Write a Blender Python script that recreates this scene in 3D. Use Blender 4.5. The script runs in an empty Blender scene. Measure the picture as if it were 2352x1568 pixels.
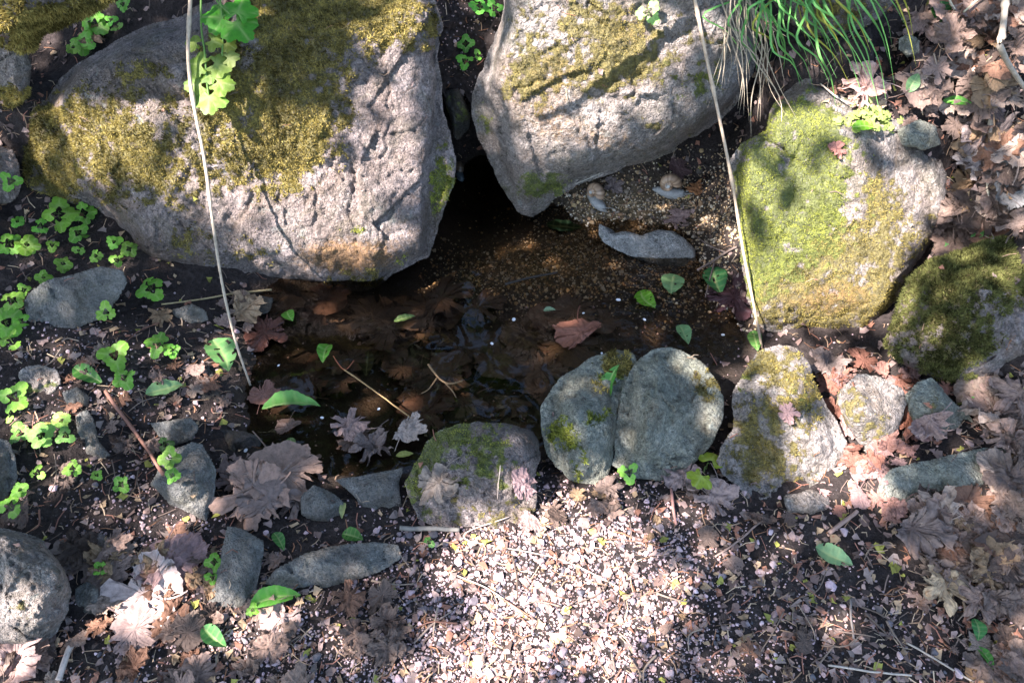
import bpy, math, random
import numpy as np
from mathutils import Vector, Matrix, Quaternion
from mathutils.bvhtree import BVHTree

random.seed(7)
RNG = np.random.default_rng(7)
SC = bpy.context.scene
COL = SC.collection

# ------------------------------------------------------------------ camera, sky, sun, exposure
CAM = np.array([0.0, 0.0, 1.45])
PITCH = math.radians(48.0)
HFOV = math.radians(66.0)
FPX = 1176.0 / math.tan(HFOV / 2)            # focal length in the 2352-pixel-wide frame
FWD = np.array([0, math.cos(PITCH), -math.sin(PITCH)])
UPV = np.array([0, math.sin(PITCH), math.cos(PITCH)])

cam = bpy.data.cameras.new('camera')
cam.sensor_width = 36.0
cam.lens = 18.0 / math.tan(HFOV / 2)
cam.clip_start = 0.02
cam.clip_end = 500
camo = bpy.data.objects.new('camera', cam)
COL.objects.link(camo)
camo.location = CAM
camo.rotation_euler = (math.pi / 2 - PITCH, 0, 0)
SC.camera = camo

SUN = np.array([-0.55, -0.33, 0.75]); SUN /= np.linalg.norm(SUN)
world = bpy.data.worlds.new('World')
SC.world = world
world.use_nodes = True
wn = world.node_tree.nodes; wl = world.node_tree.links
wn.clear()
sky = wn.new('ShaderNodeTexSky'); sky.sky_type = 'NISHITA'; sky.sun_disc = False
sky.sun_elevation = math.asin(SUN[2]); sky.sun_rotation = math.atan2(SUN[0], SUN[1])
bg = wn.new('ShaderNodeBackground'); bg.inputs['Strength'].default_value = 0.10
wo = wn.new('ShaderNodeOutputWorld')
wl.new(sky.outputs[0], bg.inputs[0]); wl.new(bg.outputs[0], wo.inputs[0])

sl = bpy.data.lights.new('sun', 'SUN')
sl.energy = 5.0; sl.angle = math.radians(0.53); sl.color = (1.0, 0.905, 0.885)
so = bpy.data.objects.new('sun', sl); COL.objects.link(so)
so.rotation_euler = Vector((-SUN).tolist()).to_track_quat('-Z', 'Y').to_euler()
so.location = (-3, -2, 6)

vs = SC.view_settings
vs.view_transform = 'Standard'; vs.look = 'None'; vs.gamma = 1.0; vs.use_curve_mapping = False
vs.exposure = 2.6
SC.cycles.max_bounces = 8
SC.cycles.transparent_max_bounces = 12
try:
    SC.cycles.use_denoising = True
except Exception:
    pass

WATER_Z = -0.07

# ------------------------------------------------------------------ maths helpers
def ray(u, v):
    u = np.asarray(u, float); v = np.asarray(v, float)
    a = (u - 1176.0) / FPX; b = (784.0 - v) / FPX
    return FWD + np.stack([a, np.zeros_like(a), np.zeros_like(a)], -1) + b[..., None] * UPV

def at_z(u, v, z):
    d = ray(u, v); t = (z - CAM[2]) / d[..., 2]
    return CAM + d * np.asarray(t)[..., None]

def project(P):
    P = np.asarray(P, float) - CAM
    t = P @ FWD
    return 1176.0 + FPX * P[..., 0] / t, 784.0 - FPX * (P @ UPV) / t, t

def _hash(ix, iy, iz, seed):
    h = (ix.astype(np.uint32) * np.uint32(374761393) + iy.astype(np.uint32) * np.uint32(668265263)
         + iz.astype(np.uint32) * np.uint32(2147483647) + np.uint32((seed * 974634777 + 12345) & 0xFFFFFFFF))
    h = (h ^ (h >> np.uint32(13))) * np.uint32(1274126177)
    h = (h ^ (h >> np.uint32(16))) * np.uint32(2246822519)
    h = h ^ (h >> np.uint32(15))
    return h.astype(np.float64) / 4294967295.0

def vnoise(p, seed=0):
    p = np.asarray(p, float)
    i = np.floor(p).astype(np.int64); f = p - i
    f = f * f * f * (f * (f * 6 - 15) + 10)
    i = i & 0xFFFFFFFF
    out = 0
    for dx in (0, 1):
        wx = f[..., 0] if dx else 1 - f[..., 0]
        for dy in (0, 1):
            wy = f[..., 1] if dy else 1 - f[..., 1]
            for dz in (0, 1):
                wz = f[..., 2] if dz else 1 - f[..., 2]
                out = out + wx * wy * wz * _hash(i[..., 0] + dx, i[..., 1] + dy, i[..., 2] + dz, seed)
    return out * 2 - 1

def fbm(p, octv=4, seed=0, gain=0.5):
    p = np.asarray(p, float); a = 1.0; s = 0; n = 0
    for o in range(octv):
        s = s + a * vnoise(p * (2.03 ** o) + 17.3 * o, seed + o); n += a; a *= gain
    return s / n

def sstep(a, b, x):
    t = np.clip((x - a) / (b - a), 0, 1)
    return t * t * (3 - 2 * t)

def in_poly(px, py, poly):
    poly = np.asarray(poly, float); inside = np.zeros(px.shape, bool)
    x0, y0 = poly[-1]
    for x1, y1 in poly:
        c = ((y1 > py) != (y0 > py))
        with np.errstate(divide='ignore', invalid='ignore'):
            xi = (x0 - x1) * (py - y1) / (y0 - y1 + 1e-12) + x1
        inside ^= c & (px < xi)
        x0, y0 = x1, y1
    return inside

def dist_poly(px, py, poly):
    """distance to and nearest point on a closed outline"""
    best = np.full(px.shape, 1e18); bx = np.zeros(px.shape); by = np.zeros(px.shape)
    n = len(poly)
    for k in range(n):
        x0, y0 = poly[k]; x1, y1 = poly[(k + 1) % n]
        dx, dy = x1 - x0, y1 - y0; L = dx * dx + dy * dy + 1e-12
        t = np.clip(((px - x0) * dx + (py - y0) * dy) / L, 0, 1)
        qx = x0 + t * dx; qy = y0 + t * dy
        d = (px - qx) ** 2 + (py - qy) ** 2
        m = d < best
        best[m] = d[m]; bx[m] = qx[m]; by[m] = qy[m]
    return np.sqrt(best), bx, by

# ------------------------------------------------------------------ mesh helpers
def raw_mesh(name, V, F, smooth=True, colors=None, extra=None):
    V = np.asarray(V, np.float32); F = np.asarray(F, np.int32)
    me = bpy.data.meshes.new(name)
    m, k = F.shape
    me.vertices.add(len(V)); me.vertices.foreach_set('co', V.ravel())
    me.loops.add(m * k); me.loops.foreach_set('vertex_index', F.ravel())
    me.polygons.add(m)
    me.polygons.foreach_set('loop_start', np.arange(0, m * k, k, dtype=np.int32))
    me.polygons.foreach_set('use_smooth', np.full(m, smooth, bool))
    me.update(calc_edges=True)
    for nm, arr in ((('paint', colors),) + tuple((extra or {}).items())):
        if arr is None: continue
        at = me.color_attributes.new(nm, 'FLOAT_COLOR', 'POINT')
        arr = np.asarray(arr, np.float32)
        if arr.shape[1] == 3: arr = np.concatenate([arr, np.ones((len(arr), 1), np.float32)], 1)
        at.data.foreach_set('color', arr.ravel())
    return me

def link(name, me, mat=None, parent=None, loc=None):
    o = bpy.data.objects.new(name, me)
    if mat is not None and me is not None and len(me.materials) == 0: me.materials.append(mat)
    COL.objects.link(o)
    if parent is not None: o.parent = parent
    if loc is not None: o.location = loc
    return o

def tag(o, label=None, cat=None, group=None, kind=None):
    if label: o['label'] = label
    if cat: o['category'] = cat
    if group: o['group'] = group
    if kind: o['kind'] = kind
    return o

def empty(name, loc, label, cat, group=None):
    o = bpy.data.objects.new(name, None); COL.objects.link(o); o.location = loc
    o.empty_display_size = 0.02
    return tag(o, label, cat, group)

def tube(P, R, sides=6, cap=True):
    """tube through points P with radii R -> V, F(quads)"""
    P = np.asarray(P, float); n = len(P)
    R = np.broadcast_to(np.asarray(R, float), (n,))
    T = np.gradient(P, axis=0); T /= np.linalg.norm(T, axis=1)[:, None] + 1e-12
    ref = np.array([0.13, 0.31, 0.94])
    if abs(T[0] @ ref) > 0.9: ref = np.array([0.9, 0.1, 0.2])
    V = []
    N = ref - T[0] * (T[0] @ ref); N /= np.linalg.norm(N)
    ang = np.linspace(0, 2 * math.pi, sides, endpoint=False)
    for i in range(n):
        N = N - T[i] * (N @ T[i]); N /= np.linalg.norm(N) + 1e-12
        B = np.cross(T[i], N)
        V.append(P[i] + R[i] * (np.cos(ang)[:, None] * N + np.sin(ang)[:, None] * B))
    V = np.concatenate(V)
    F = []
    for i in range(n - 1):
        for k in range(sides):
            a = i * sides + k; b = i * sides + (k + 1) % sides
            F.append((a, b, b + sides, a + sides))
    if cap:
        c0 = len(V); V = np.concatenate([V, P[:1], P[-1:]])
        for k in range(0, sides):
            a = k; b = (k + 1) % sides
            F.append((c0, b, a, c0)) if False else None
        for k in range(0, sides - 1, 2):
            F.append((0 + k, c0, (k + 2) % sides, k + 1))
            o = (n - 1) * sides
            F.append((o + k, o + k + 1, o + (k + 2) % sides, c0 + 1))
    return V, np.array(F)

def resample(pts, n):
    """smooth Catmull-Rom resampling of a polyline"""
    P = np.asarray(pts, float)
    if len(P) == 2:
        t = np.linspace(0, 1, n)[:, None]; return P[0] * (1 - t) + P[1] * t
    Q = np.concatenate([[2 * P[0] - P[1]], P, [2 * P[-1] - P[-2]]])
    s = np.linspace(0, len(P) - 1 - 1e-6, n); i = s.astype(int); f = (s - i)[:, None]
    a, b, c, d = Q[i], Q[i + 1], Q[i + 2], Q[i + 3]
    return 0.5 * (2 * b + (c - a) * f + (2 * a - 5 * b + 4 * c - d) * f ** 2 + (3 * b - a - 3 * c + d) * f ** 3)

# ------------------------------------------------------------------ materials
def newmat(name):
    m = bpy.data.materials.new(name); m.use_nodes = True
    nt = m.node_tree; nt.nodes.clear()
    out = nt.nodes.new('ShaderNodeOutputMaterial')
    return m, nt, out

class NT:
    def __init__(s, nt): s.nt = nt
    def n(s, t, **kw):
        x = s.nt.nodes.new(t)
        for k, v in kw.items():
            if k.startswith('i_'):
                key = k[2:]
                x.inputs[int(key) if key.isdigit() else key].default_value = v
            else: setattr(x, k, v)
        return x
    def l(s, a, b): s.nt.links.new(a, b)
    def mix(s, fac, a, b, blend='MIX'):
        m = s.nt.nodes.new('ShaderNodeMix'); m.data_type = 'RGBA'; m.blend_type = blend
        for sock, val in ((m.inputs[0], fac), (m.inputs[6], a), (m.inputs[7], b)):
            if hasattr(val, 'is_linked') or isinstance(val, bpy.types.NodeSocket): s.l(val, sock)
            elif isinstance(val, (int, float)): sock.default_value = val
            else: sock.default_value = (*val, 1) if len(val) == 3 else val
        return m.outputs[2]
    def math(s, op, a, b=0.0, clamp=False):
        m = s.nt.nodes.new('ShaderNodeMath'); m.operation = op; m.use_clamp = clamp
        for sock, val in ((m.inputs[0], a), (m.inputs[1], b)):
            if isinstance(val, bpy.types.NodeSocket): s.l(val, sock)
            else: sock.default_value = val
        return m.outputs[0]
    def ramp(s, fac, stops):
        r = s.nt.nodes.new('ShaderNodeValToRGB'); e = r.color_ramp.elements
        while len(e) < len(stops): e.new(0.5)
        for el, (p, c) in zip(e, stops):
            el.position = p; el.color = (*c, 1) if len(c) == 3 else c
        s.l(fac, r.inputs[0]); return r.outputs[0]
    def noise(s, vec, scale, detail=4, rough=0.55, dist=0.0):
        x = s.n('ShaderNodeTexNoise'); x.inputs['Scale'].default_value = scale
        x.inputs['Detail'].default_value = detail; x.inputs['Roughness'].default_value = rough
        x.inputs['Distortion'].default_value = dist
        if vec is not None: s.l(vec, x.inputs['Vector'])
        return x.outputs[0]
    def voro(s, vec, scale, feature='F1'):
        x = s.n('ShaderNodeTexVoronoi', feature=feature); x.inputs['Scale'].default_value = scale
        s.l(vec, x.inputs['Vector']); return x
    def bump(s, h, strength, dist, normal=None):
        b = s.n('ShaderNodeBump'); b.inputs['Strength'].default_value = strength
        b.inputs['Distance'].default_value = dist; s.l(h, b.inputs['Height'])
        if normal is not None: s.l(normal, b.inputs['Normal'])
        return b.outputs[0]

def rock_material(name, dark, mid, light, speck=1.0, rough=0.85, bump=1.0, lichen=0.3, stain=0.85):
    m, nt, out = newmat(name); g = NT(nt)
    tc = g.n('ShaderNodeTexCoord'); P = tc.outputs['Object']
    n1 = g.noise(P, 7, 6, 0.6, 0.4); n2 = g.noise(P, 38, 5, 0.65); n3 = g.noise(P, 160, 3, 0.6)
    base = g.ramp(g.math('ADD', g.math('MULTIPLY', n1, 0.55), g.math('MULTIPLY', n2, 0.45)),
                  [(0.32, dark), (0.5, mid), (0.68, light)])
    v = g.voro(P, 240)
    sp = g.ramp(v.outputs['Color'], [(0.0, (0.3, 0.29, 0.28)), (0.5, (1, 1, 1)), (1.0, (1.75, 1.68, 1.62))])
    base = g.mix(0.7 * speck, base, sp, 'MULTIPLY')
    # brown weathering film
    st = g.noise(P, 4.5, 5, 0.65, 0.8); sm = g.math('MULTIPLY', g.math('SUBTRACT', st, 0.46), 4.5, True)
    base = g.mix(g.math('MULTIPLY', sm, stain), base, g.mix(0.6, base, (0.15, 0.095, 0.045), 'MIX'))
    s2 = g.noise(P, 11, 6, 0.7, 1.0); m2 = g.math('MULTIPLY', g.math('SUBTRACT', s2, 0.50), 6, True)
    base = g.mix(g.math('MULTIPLY', m2, stain * 0.7), base, g.mix(0.65, base, (0.085, 0.088, 0.04)))
    s3 = g.noise(P, 3.1, 4, 0.6, 0.5); m3_ = g.math('MULTIPLY', g.math('SUBTRACT', s3, 0.52), 6, True)
    base = g.mix(g.math('MULTIPLY', m3_, stain * 0.5), base, g.mix(0.5, base, (0.24, 0.16, 0.145)))
    # dark pits and cracks
    n4 = g.noise(P, 85, 4, 0.7, 0.8)
    pit = g.math('MULTIPLY', g.math('SUBTRACT', 0.43, g.math('ADD', g.math('MULTIPLY', n2, 0.5), g.math('MULTIPLY', n4, 0.5))), 16, True)
    base = g.mix(g.math('MULTIPLY', pit, 0.8), base, (0.04, 0.036, 0.03))
    fl = g.math('MULTIPLY', g.math('SUBTRACT', n4, 0.60), 9, True)
    base = g.mix(g.math('MULTIPLY', fl, 0.5 * speck), base, light)
    # pale blue-green lichen
    ln = g.noise(P, 21, 5, 0.7, 0.6); lm = g.math('MULTIPLY', g.math('SUBTRACT', ln, 0.60), 14, True)
    base = g.mix(g.math('MULTIPLY', lm, lichen), base, (0.34, 0.40, 0.36))
    at = g.n('ShaderNodeAttribute', attribute_name='paint')
    sep = g.n('ShaderNodeSeparateColor'); g.l(at.outputs['Color'], sep.inputs[0])
    mossn = g.noise(P, 70, 5, 0.7)
    mcol = g.ramp(mossn, [(0.3, (0.055, 0.047, 0.014)), (0.5, (0.16, 0.137, 0.042)), (0.72, (0.31, 0.265, 0.085))])
    mm = g.math('MULTIPLY', g.math('SUBTRACT', g.math('ADD', sep.outputs[0], g.math('MULTIPLY', g.math('SUBTRACT', mossn, 0.5), 1.9)), 0.42), 3.2, True)
    col = g.mix(g.math('MULTIPLY', mm, 0.88), base, mcol)
    acol = g.ramp(mossn, [(0.3, (0.05, 0.064, 0.016)), (0.55, (0.14, 0.168, 0.036)), (0.78, (0.27, 0.285, 0.07))])
    am = g.math('MULTIPLY', g.math('SUBTRACT', g.math('ADD', sep.outputs[1], g.math('MULTIPLY', g.math('SUBTRACT', mossn, 0.5), 2.0)), 0.45), 3, True)
    col = g.mix(g.math('MULTIPLY', am, 0.85), col, acol)
    rust = g.math('MULTIPLY', g.math('SUBTRACT', g.math('ADD', at.outputs['Alpha'], g.math('MULTIPLY', g.math('SUBTRACT', mossn, 0.5), 1.2)), 0.35), 2.5, True)
    col = g.mix(g.math('MULTIPLY', rust, 0.8), col, g.ramp(mossn, [(0.3, (0.09, 0.05, 0.02)), (0.55, (0.24, 0.13, 0.05)), (0.75, (0.38, 0.25, 0.11))]))
    wet = sep.outputs[2]
    col = g.mix(g.math('MULTIPLY', wet, 0.75), col, (0.03, 0.027, 0.022))
    bs = g.n('ShaderNodeBsdfPrincipled'); g.l(col, bs.inputs['Base Color'])
    rr = g.math('SUBTRACT', rough, g.math('MULTIPLY', wet, 0.5)); g.l(rr, bs.inputs['Roughness'])
    bs.inputs['Specular IOR Level'].default_value = 0.3
    h = g.math('ADD', g.math('ADD', g.math('MULTIPLY', n2, 0.9), g.math('MULTIPLY', n4, 1.1)), g.math('MULTIPLY', n3, 0.55))
    h = g.math('ADD', h, g.math('MULTIPLY', mossn, g.math('MULTIPLY', mm, 0.6)))
    g.l(g.bump(h, 1.0 * bump, 0.02), bs.inputs['Normal'])
    g.l(bs.outputs[0], out.inputs[0])
    return m

M = {}
M['granite'] = rock_material('granite', (0.115, 0.097, 0.09), (0.23, 0.195, 0.18), (0.42, 0.36, 0.345), 1.0)
M['granite_pale'] = rock_material('granite_pale', (0.14, 0.125, 0.11), (0.28, 0.25, 0.225), (0.46, 0.42, 0.39), 1.0)
M['greenstone'] = rock_material('greenstone', (0.13, 0.14, 0.112), (0.25, 0.26, 0.212), (0.43, 0.43, 0.365), 0.8, lichen=0.4)
M['slate'] = rock_material('slate', (0.105, 0.105, 0.098), (0.165, 0.165, 0.152), (0.26, 0.255, 0.235), 0.6, bump=0.85, lichen=0.12)
M['pale_stone'] = rock_material('pale_stone', (0.20, 0.205, 0.19), (0.34, 0.34, 0.32), (0.50, 0.495, 0.465), 0.7, lichen=0.2, stain=0.2)
M['wet_stone'] = rock_material('wet_stone', (0.03, 0.03, 0.028), (0.055, 0.052, 0.048), (0.10, 0.095, 0.09), 0.5, rough=0.4, bump=0.7, lichen=0.05)

def soil_material(name, cols, rough=0.95, wetness=False):
    m, nt, out = newmat(name); g = NT(nt)
    P = g.n('ShaderNodeTexCoord').outputs['Object']
    n1 = g.noise(P, 9, 6, 0.65); n2 = g.noise(P, 90, 5, 0.7)
    c = g.ramp(g.math('ADD', g.math('MULTIPLY', n1, .5), g.math('MULTIPLY', n2, .5)), [(0.35, cols[0]), (0.5, cols[1]), (0.68, cols[2])])
    at = g.n('ShaderNodeAttribute', attribute_name='paint')
    sep = g.n('ShaderNodeSeparateColor'); g.l(at.outputs['Color'], sep.inputs[0])
    c = g.mix(sep.outputs[0], c, g.ramp(n2, [(0.35, (0.05, 0.036, 0.02)), (0.5, (0.14, 0.10, 0.054)), (0.7, (0.25, 0.185, 0.105))]))
    c = g.mix(g.math('MULTIPLY', sep.outputs[2], 0.7), c, g.ramp(n1, [(0.3, (0.022, 0.015, 0.010)), (0.7, (0.07, 0.05, 0.034))]))
    bs = g.n('ShaderNodeBsdfPrincipled'); g.l(c, bs.inputs['Base Color'])
    bs.inputs['Roughness'].default_value = rough; bs.inputs['Specular IOR Level'].default_value = 0.2
    g.l(g.math('SUBTRACT', rough, g.math('MULTIPLY', sep.outputs[2], 0.45)), bs.inputs['Roughness'])
    g.l(g.bump(g.math('ADD', n2, n1), 0.9, 0.012), bs.inputs['Normal'])
    g.l(bs.outputs[0], out.inputs[0]); return m
M['soil'] = soil_material('soil', ((0.012, 0.009, 0.008), (0.031, 0.024, 0.022), (0.07, 0.056, 0.051)))

def leaf_material(name, rough=0.75, transl=0.25, mottle=0.6, use_attr=False, spec=0.3, vein=0.0, nscale=14):
    m, nt, out = newmat(name); g = NT(nt)
    P = g.n('ShaderNodeTexCoord').outputs['Object']
    if use_attr:
        c = g.n('ShaderNodeAttribute', attribute_name='paint').outputs['Color']
    else:
        c = g.n('ShaderNodeObjectInfo').outputs['Color']
    n1 = g.noise(P, nscale if not use_attr else 60, 5, 0.7)
    mt = g.ramp(n1, [(0.28, (0.45, 0.42, 0.40)), (0.5, (0.95, 0.95, 0.95)), (0.75, (1.35, 1.3, 1.25))])
    c = g.mix(mottle, c, mt, 'MULTIPLY')
    if vein:
        va = g.n('ShaderNodeAttribute', attribute_name='vein')
        c = g.mix(g.math('MULTIPLY', va.outputs['Fac'], 0.28 if vein < 0 else vein), c, g.mix(0.5, c, (0.06, 0.04, 0.03) if vein < 0 else (0.55, 0.6, 0.25)))
    bs = g.n('ShaderNodeBsdfPrincipled'); g.l(c, bs.inputs['Base Color'])
    bs.inputs['Roughness'].default_value = rough; bs.inputs['Specular IOR Level'].default_value = spec
    g.l(g.bump(n1, 0.35, 0.003), bs.inputs['Normal'])
    if transl > 0:
        tr = g.n('ShaderNodeBsdfTranslucent'); g.l(c, tr.inputs[0])
        mx = g.n('ShaderNodeMixShader'); mx.inputs[0].default_value = transl
        g.l(bs.outputs[0], mx.inputs[1]); g.l(tr.outputs[0], mx.inputs[2]); g.l(mx.outputs[0], out.inputs[0])
    else: g.l(bs.outputs[0], out.inputs[0])
    return m
M['dead_leaf'] = leaf_material('dead_leaf', 0.8, 0.12, 0.85, vein=-0.0001)
M['wet_leaf'] = leaf_material('wet_leaf', 0.4, 0.05, 0.75)
M['green_leaf'] = leaf_material('green_leaf', 0.5, 0.35, 0.5, spec=0.35, vein=0.8, nscale=6)
M['litter'] = leaf_material('litter', 0.85, 0.0, 0.4, use_attr=True)
M['moss'] = leaf_material('moss', 0.9, 0.2, 0.2, use_attr=True, spec=0.1)
M['pebble_mass'] = leaf_material('pebble_mass', 0.8, 0.0, 0.55, use_attr=True, spec=0.3)
M['pebble'] = leaf_material('pebble', 0.8, 0.0, 0.55, spec=0.3, nscale=2)
M['twig'] = leaf_material('twig', 0.8, 0.0, 0.7, nscale=60)
M['grass'] = leaf_material('grass', 0.55, 0.3, 0.2, nscale=60)
M['snail_body'] = leaf_material('snail_body', 0.35, 0.1, 0.6, spec=0.5, nscale=250)
M['bark'] = leaf_material('bark', 0.9, 0.0, 0.9, nscale=60)

m, nt, out = newmat('snail_shell'); g = NT(nt)
sh = g.n('ShaderNodeAttribute', attribute_name='paint').outputs['Color']
bs = g.n('ShaderNodeBsdfPrincipled'); g.l(sh, bs.inputs['Base Color']); bs.inputs['Roughness'].default_value = 0.45
g.l(bs.outputs[0], out.inputs[0]); M['snail_shell'] = m

# clear brownish water: a mirror-like film over a tinted see-through layer, weighted by Fresnel
m, nt, out = newmat('pool_water'); g = NT(nt)
P = g.n('ShaderNodeTexCoord').outputs['Object']
sx = g.n('ShaderNodeSeparateXYZ'); g.l(P, sx.inputs[0])
mask = g.math('MULTIPLY', g.math('SUBTRACT', sx.outputs[0], 0.12), 4.0, True)
rip = g.noise(P, 28, 3, 0.5, 1.2); calm = g.noise(P, 5, 2, 0.5)
hgt = g.math('ADD', g.math('MULTIPLY', calm, 0.25), g.math('MULTIPLY', rip, g.math('MULTIPLY', mask, 0.8)))
bn = g.bump(hgt, 0.9, 0.02)
tr = g.n('ShaderNodeBsdfTransparent'); tr.inputs[0].default_value = (0.77, 0.69, 0.59, 1)
gl = g.n('ShaderNodeBsdfGlossy'); gl.inputs['Roughness'].default_value = 0.02; g.l(bn, gl.inputs['Normal'])
fr = g.n('ShaderNodeFresnel'); fr.inputs[0].default_value = 1.333; g.l(bn, fr.inputs['Normal'])
mx = g.n('ShaderNodeMixShader'); g.l(fr.outputs[0], mx.inputs[0]); g.l(tr.outputs[0], mx.inputs[1]); g.l(gl.outputs[0], mx.inputs[2])
g.l(mx.outputs[0], out.inputs[0]); M['water'] = m

# ------------------------------------------------------------------ the ground
ctrl = []
def cp(u, v, z): ctrl.append((*at_z(u, v, z)[:2], z))
for u in (-300, 300, 900, 1500, 2100, 2650):
    cp(u, 1700, 0.0); cp(u, 1450, 0.0)
for u, z in ((-200, .02), (200, 0), (700, 0), (1200, 0), (1700, .01), (2200, .03), (2600, .05)): cp(u, 1250, z)
for u, v, z in ((-200, 1000, .06), (100, 1000, .03), (300, 1000, 0), (430, 1000, -.02), (2150, 1000, .06), (2300, 1000, .09), (2600, 1000, .14),
    (900, 1130, -.03), (1100, 1150, -.01), (1320, 1120, -.01), (1550, 1110, 0), (1750, 1150, .01), (2000, 1080, .04),
    (1000, 1000, -.12), (1150, 990, -.12), (1300, 900, -.13), (1450, 850, -.11), (1250, 960, -.12),
    (700, 800, -.14), (900, 900, -.16), (900, 760, -.16), (1100, 850, -.17), (1250, 800, -.16), (1200, 745, -.15), (1350, 780, -.14), (1080, 930, -.15),
    (750, 950, -.13), (800, 1030, -.12), (650, 720, -.12), (850, 700, -.14), (1000, 700, -.14), (900, 640, -.14), (1000, 600, -.13), (1050, 540, -.12),
    (1020, 676, -.097), (1200, 676, -.095), (1390, 690, -.09), (1050, 720, -.14), (1350, 735, -.13),
    (1080, 640, -.092), (1250, 600, -.085), (1350, 540, -.077), (1250, 540, -.087), (1150, 560, -.1),
    (1400, 480, -.058), (1550, 480, -.045), (1640, 500, -.035), (1650, 400, .01), (1600, 350, .03), (1300, 470, -.066), (1640, 580, -.05),
    (1500, 700, -.078), (1600, 700, -.075), (1650, 760, -.074), (1550, 780, -.085), (1450, 720, -.085), (1690, 640, -.055), (1690, 850, -.055),
    (1850, 800, -.05), (2000, 830, -.02), (1900, 850, -.01), (2100, 860, .03),
    (570, 690, -.06), (480, 720, -.03), (400, 700, 0), (300, 680, .02), (580, 800, -.065), (480, 850, -.03), (400, 900, -.01), (300, 850, .02),
    (150, 800, .04), (0, 800, .05), (580, 930, -.075), (540, 1020, -.06), (600, 1075, -.06), (500, 1070, -.03), (720, 1085, -.075), (900, 1060, -.1),
    (150, 600, .055), (0, 600, .075), (-250, 600, .15), (200, 500, .06), (30, 450, .085), (-20, 330, .14), (-150, 400, .2), (20, 250, .22),
    (120, 145, .31), (230, 75, .38), (-100, 100, .5), (-300, 250, .42),
    (1740, 260, .12), (1780, 190, .30), (1800, 100, .46), (1900, 120, .48), (2000, 60, .56), (2100, 130, .5), (2200, 50, .58), (2340, 60, .6),
    (2340, 300, .44), (2240, 400, .27), (2200, 400, .22), (2195, 500, .14), (2135, 592, .07), (2065, 690, .0), (2240, 520, .2), (2150, 250, .37), (2600, 300, .6), (2300, 550, .2), (2600, 700, .3), (2280, 930, .075), (2000, 280, .29), (2100, 310, .27)):
    cp(u, v, z)
for p in ((-.1, 2.0, -.15), (-.1, 2.18, -.12), (-.1, 2.36, .5), (.05, 2.36, .5), (-.25, 2.36, .5), (-.06, 1.75, -.14), (-.1, 2.6, .6), (-1.0, 2.4, .75), (-.45, 2.5, .75), (.4, 2.5, .75),
          (1, 2.4, .8), (1.8, 2.3, .9), (-2, 2.4, .9), (-.6, 1.85, .1), (-.6, 2.1, .4), (.2, 1.95, -.02), (.35, 2.25, .4), (-.3, 1.85, -.02),
          (-3, 1, .4), (3, 1, .5), (-3, -1, .0), (3, -1, .05), (0, -1.5, 0), (0, 4, 1.3), (3, 4, 1.5), (-3, 4, 1.5), (0, 10, 2), (10, 0, 1), (-10, 0, .6), (0, -10, -.3), (10, 10, 2.2), (-10, 10, 2.2), (10, -10, .2), (-10, -10, 0)):
    ctrl.append(p)
ctrl = np.array(ctrl)
_D = np.linalg.norm(ctrl[:, None, :2] - ctrl[None, :, :2], axis=2)
_W = np.linalg.solve(_D + 1e-3 * np.eye(len(ctrl)), ctrl[:, 2] - ctrl[:, 2].mean())

def ground_z(x, y):
    x = np.asarray(x, float); y = np.asarray(y, float); s = np.full(x.shape, ctrl[:, 2].mean())
    for (cx, cy, _), w in zip(ctrl, _W): s = s + w * np.hypot(x - cx, y - cy)
    return s

def axis(fine0, fine1, step, far):
    a = np.arange(fine0, fine1 + 1e-9, step); ext = []; d = step; p = fine1
    while p < far: d *= 1.35; p += d; ext.append(p)
    lo = []; d = step; p = fine0
    while p > -far: d *= 1.35; p -= d; lo.append(p)
    return np.concatenate([lo[::-1], a, ext])
gx = axis(-1.75, 1.75, 0.0095, 60); gy = axis(0.3, 2.65, 0.0095, 60)
GX, GY = np.meshgrid(gx, gy)
GZ = ground_z(GX, GY)
_far = np.hypot(GX, GY - 1.2)
GZ = np.where(_far > 8, GZ + (np.clip(GZ, -0.5, 2.4) - GZ) * sstep(8, 12, _far), GZ)
q = np.stack([GX, GY, GX * 0], -1)
rough_m = 1 - sstep(2.5, 4, _far)
under = sstep(-0.06, -0.10, GZ)
GZ = GZ + rough_m * (1 - 0.55 * under) * (0.012 * fbm(q * 9, 4, 3) + 0.007 * fbm(q * 45, 3, 8))
GU, GV, GT = project(np.stack([GX, GY, GZ], -1))
gold = np.exp(-(((GU - 1230) / 190) ** 2 + ((GV - 610) / 70) ** 2)) + 0.8 * np.exp(-(((GU - 1420) / 170) ** 2 + ((GV - 500) / 90) ** 2))
gold = np.where(GT > 0, np.clip(gold * 1.3, 0, 1), 0)
wetm = sstep(-0.045, -0.07, GZ) * (1 - 0.75 * gold)
gp = np.stack([gold, gold * 0, wetm], -1).reshape(-1, 3)
ny, nx = GX.shape
idx = np.arange(nx * ny).reshape(ny, nx)
gF = np.stack([idx[:-1, :-1], idx[:-1, 1:], idx[1:, 1:], idx[1:, :-1]], -1).reshape(-1, 4)
gV = np.stack([GX, GY, GZ], -1).reshape(-1, 3)
ground = tag(link('ground', raw_mesh('ground', gV, gF, True, gp), M['soil']), kind='structure')

BV = [gV]; BF = [gF]; BK = [np.zeros(len(gF), int)]; _off = [len(gV)]
def register(V, F, k):
    BV.append(V); BF.append(F + _off[0]); BK.append(np.full(len(F), k)); _off[0] += len(V)

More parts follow.
